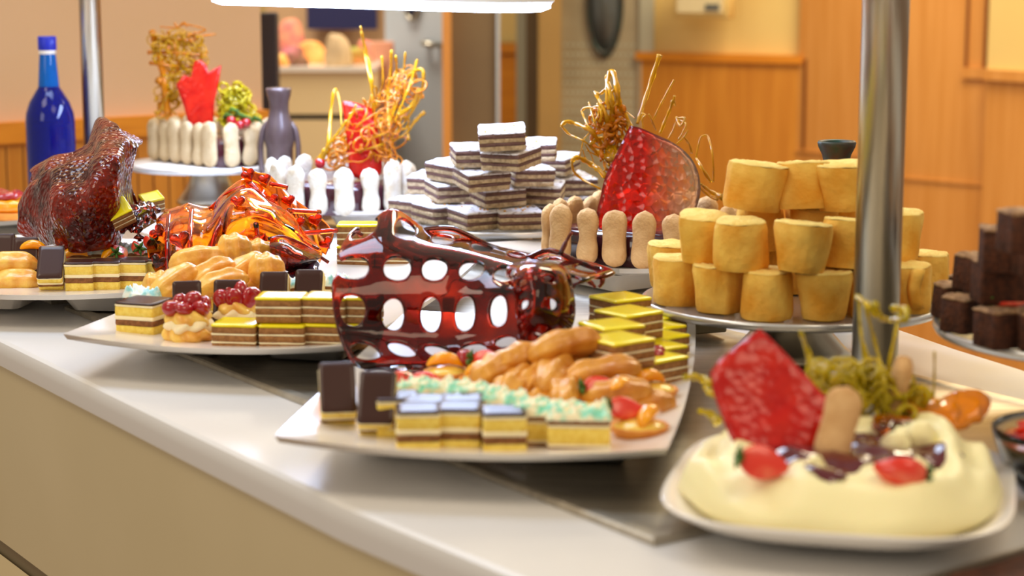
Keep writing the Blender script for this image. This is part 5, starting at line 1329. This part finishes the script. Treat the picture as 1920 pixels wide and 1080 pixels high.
p = on_cream(1695, 1.30); o = FG1.put(p+Vector((-.003, 0, -.004)), (rad(10), rad(-6), rad(80)), 'tan biscuit at the back of the cream dish in front of the post', 'biscuits in the cream dish')
SG = Proto(strawberry(.030, .026).root)
p = Py(1435, 868, 1.150); SG.put(p, (rad(62), rad(14), rad(4)), 'strawberry half with leaf on the left of the berry sauce', None, (1, 1, 1))
p = Py(1686, 882, 1.140); SG.put(p, (rad(62), rad(-10), rad(176)), 'pinkish strawberry half on the right of the berry sauce', None, (1.05, 1.05, 1))
for i, (px, Y, s) in enumerate(((1545, 1.16, 1), (1700, 1.20, 1.5), (1745, 1.22, 1.8), (1480, 1.24, 1.2))):
    o = blob(.012*s, .010*s, .009*s, i+20, .4).build('cream_dollop', M['whip'], loc=on_cream(px, Y)+Vector((0, 0, -.001))); tag(o, ['small cream dollop beside the upright biscuit', 'cream dollop behind the pink strawberry', 'larger cream dollop at the right end of the sauce', 'cream dollop under the red sugar sheet'][i], 'cream dollop')
shard([(1425, 617), (1470, 660), (1540, 735), (1592, 792), (1570, 835), (1500, 850), (1425, 850), (1382, 842), (1352, 775), (1332, 700), (1375, 655)], 1.205, .0038, M['s_redd'], 'red_sugar_sheet', 'large leaning red bubbled sugar sheet in the whipped cream dish', lean=.020, sm=2, bulge=.002)
ys = T('yellow_sugar_sprays', 'tangled yellow and golden sugar strands behind the red sheet in the cream dish', 'sugar lattice')
k4 = [([(1610, 560), (1614, 620), (1624, 690), (1640, 760)], .0010, .0016), ([(1622, 575), (1640, 640), (1655, 700), (1660, 750)], .0012, .0016), ([(1690, 575), (1680, 620), (1668, 680), (1660, 740)], .0012, .0018), ([(1606, 556), (1625, 570), (1640, 590), (1665, 600), (1695, 596)], .0020, .0022), ([(1672, 578), (1698, 580), (1696, 600), (1676, 598)], .0026, .0024), ([(1640, 570), (1648, 590), (1660, 600)], .003, .0015), ([(1617, 640), (1632, 680), (1650, 720)], .0012, .0012), ([(1612, 600), (1618, 660), (1630, 720)], .001, .001),
      ([(1752, 660), (1752, 700), (1750, 745)], .0008, .0008), ([(1284, 708), (1300, 706), (1320, 712), (1334, 720)], .0022, .0030), ([(1310, 770), (1330, 776), (1345, 790)], .0016, .0040), ([(1322, 724), (1330, 735), (1340, 740)], .002, .003), ([(1500, 622), (1515, 660), (1530, 700), (1556, 740)], .0012, .0040), ([(1505, 625), (1520, 680), (1570, 720), (1620, 740)], .0010, .0040), ([(1516, 680), (1550, 690), (1600, 720)], .003, .002)]
for kk in k4: strands([kk], 1.31, 'sugar_strand', M['s_yel'], ys, 6, .012, 7)
b = MB(); web([(1520, 690), (1560, 680), (1640, 690), (1710, 720), (1740, 750), (1720, 790), (1640, 780), (1570, 760)], 90, 31, .0012, .0028, 1.30, b, .03, 30); b.build('tangled_web', M['s_yel'], ys)
G = [row_((1690, 740, 1.30), (1730, 735, 1.31), (1762, 748, 1.30), (1800, 738, 1.30), (1835, 732, 1.30), (1856, 745, 1.30)),
     row_((1700, 765, 1.285), (1735, 765, 1.29), (1765, 775, 1.28), (1800, 768, 1.285), (1838, 758, 1.285), (1860, 762, 1.29)),
     row_((1712, 792, 1.28), (1740, 798, 1.275), (1768, 804, 1.27), (1800, 796, 1.275), (1830, 785, 1.28), (1850, 782, 1.285)),
     row_((1735, 815, 1.27), (1752, 822, 1.265), (1772, 822, 1.26), (1790, 812, 1.265), (1812, 800, 1.27), (1830, 795, 1.28))]
o, _ = sheet(G, 36, 20, 'amber_sugar_ribbon', M['s_goldo'], .003, None, .004, 60, 3); tag(o, 'wavy amber sugar ribbon at the back right of the cream dish', 'sugar sheet')
G = [row_((1640, 785, 1.26), (1665, 780, 1.265), (1695, 782, 1.265), (1725, 795, 1.26), (1755, 815, 1.255), (1780, 845, 1.25)),
     row_((1636, 800, 1.24), (1662, 802, 1.24), (1692, 812, 1.24), (1722, 828, 1.235), (1755, 845, 1.235), (1790, 870, 1.235)),
     row_((1650, 815, 1.23), (1672, 822, 1.23), (1700, 832, 1.225), (1730, 846, 1.22), (1765, 866, 1.22), (1800, 900, 1.215))]
o, _ = sheet(G, 34, 16, 'orange_sugar_ribbon', M['s_amber'], .003, None, .004, 70, 8); tag(o, 'orange sugar ribbon draped over the right side of the cream', 'sugar sheet')

# glass bowl with red fruit at the right edge, dark tray at the bottom right corner
gb = Vector((Py(2012, 830, 1.27).x, 1.27, 0)); bw = T('glass_fruit_bowl', 'clear glass bowl of red fruit at the right edge beside the cream dish', 'bowl', (gb.x, gb.y, ZT+.001))
b = MB(); lathe(b, [(.026, 0), (.034, .002), (.046, .018), (.0535, .040), (.0545, .0455), (.0530, .0465), (.0515, .040), (.044, .019), (.031, .005), (.002, .004)], 56, c1=True); b.build('bowl_wall', M['glass'], bw)
b = MB(); lathe(b, [(.030, .006), (.0425, .020), (.0495, .036), (.046, .0385), (.03, .041), (.001, .043)], 48, wob=.001); b.build('fruit_sauce', M['red_food'], bw)
for i in range(6):
    a = PI*.7+i*.35; ST.put(gb+Vector((.026*math.cos(a), .026*math.sin(a), ZT+.001+.047)), (rad(20), rad(10*i), a), f'{ORD[i]} strawberry half from the back in the glass fruit bowl', 'strawberries in the glass bowl')
qa, qb = Pz(1722, 1080, .907), Pz(1920, 1022, .907); da = math.atan2((qb-qa).y, (qb-qa).x); c = qa+Vector((math.cos(da), math.sin(da), 0))*.10-Vector((-math.sin(da), math.cos(da), 0))*.052; dt = T('dark_serving_tray', 'dark metal-edged tray at the bottom right corner', 'tray', (c.x, c.y, .9005), da)
b = MB(); loft(b, [rr(.22, .10, .006, 0), rr(.222, .102, .006, .006), rr(.214, .094, .005, .0065), rr(.212, .092, .005, .002)]); b.build('tray_base', M['steel'], dt, sharp=40)
b = MB(); slab(b, .200, .080, .0022, .009, .008, .003, .003, 60, 4, top=.004); b.build('dark_sponge', M['brownie'], dt)
# folded napkin-like cream card under the yellow cake stand
c = Pz(1296, 634, ZT+.001); nb = MB(); rbox(nb, .050, .05, 0, .017, .003, .001); o = nb.build('cream_card_holder', M['kitchen'], loc=(c.x+.004, c.y+.026, ZT+.0046), sharp=40); o.rotation_euler = (0, 0, rad(22)); tag(o, 'small cream block on the steel tray under the yellow cake stand', 'block')
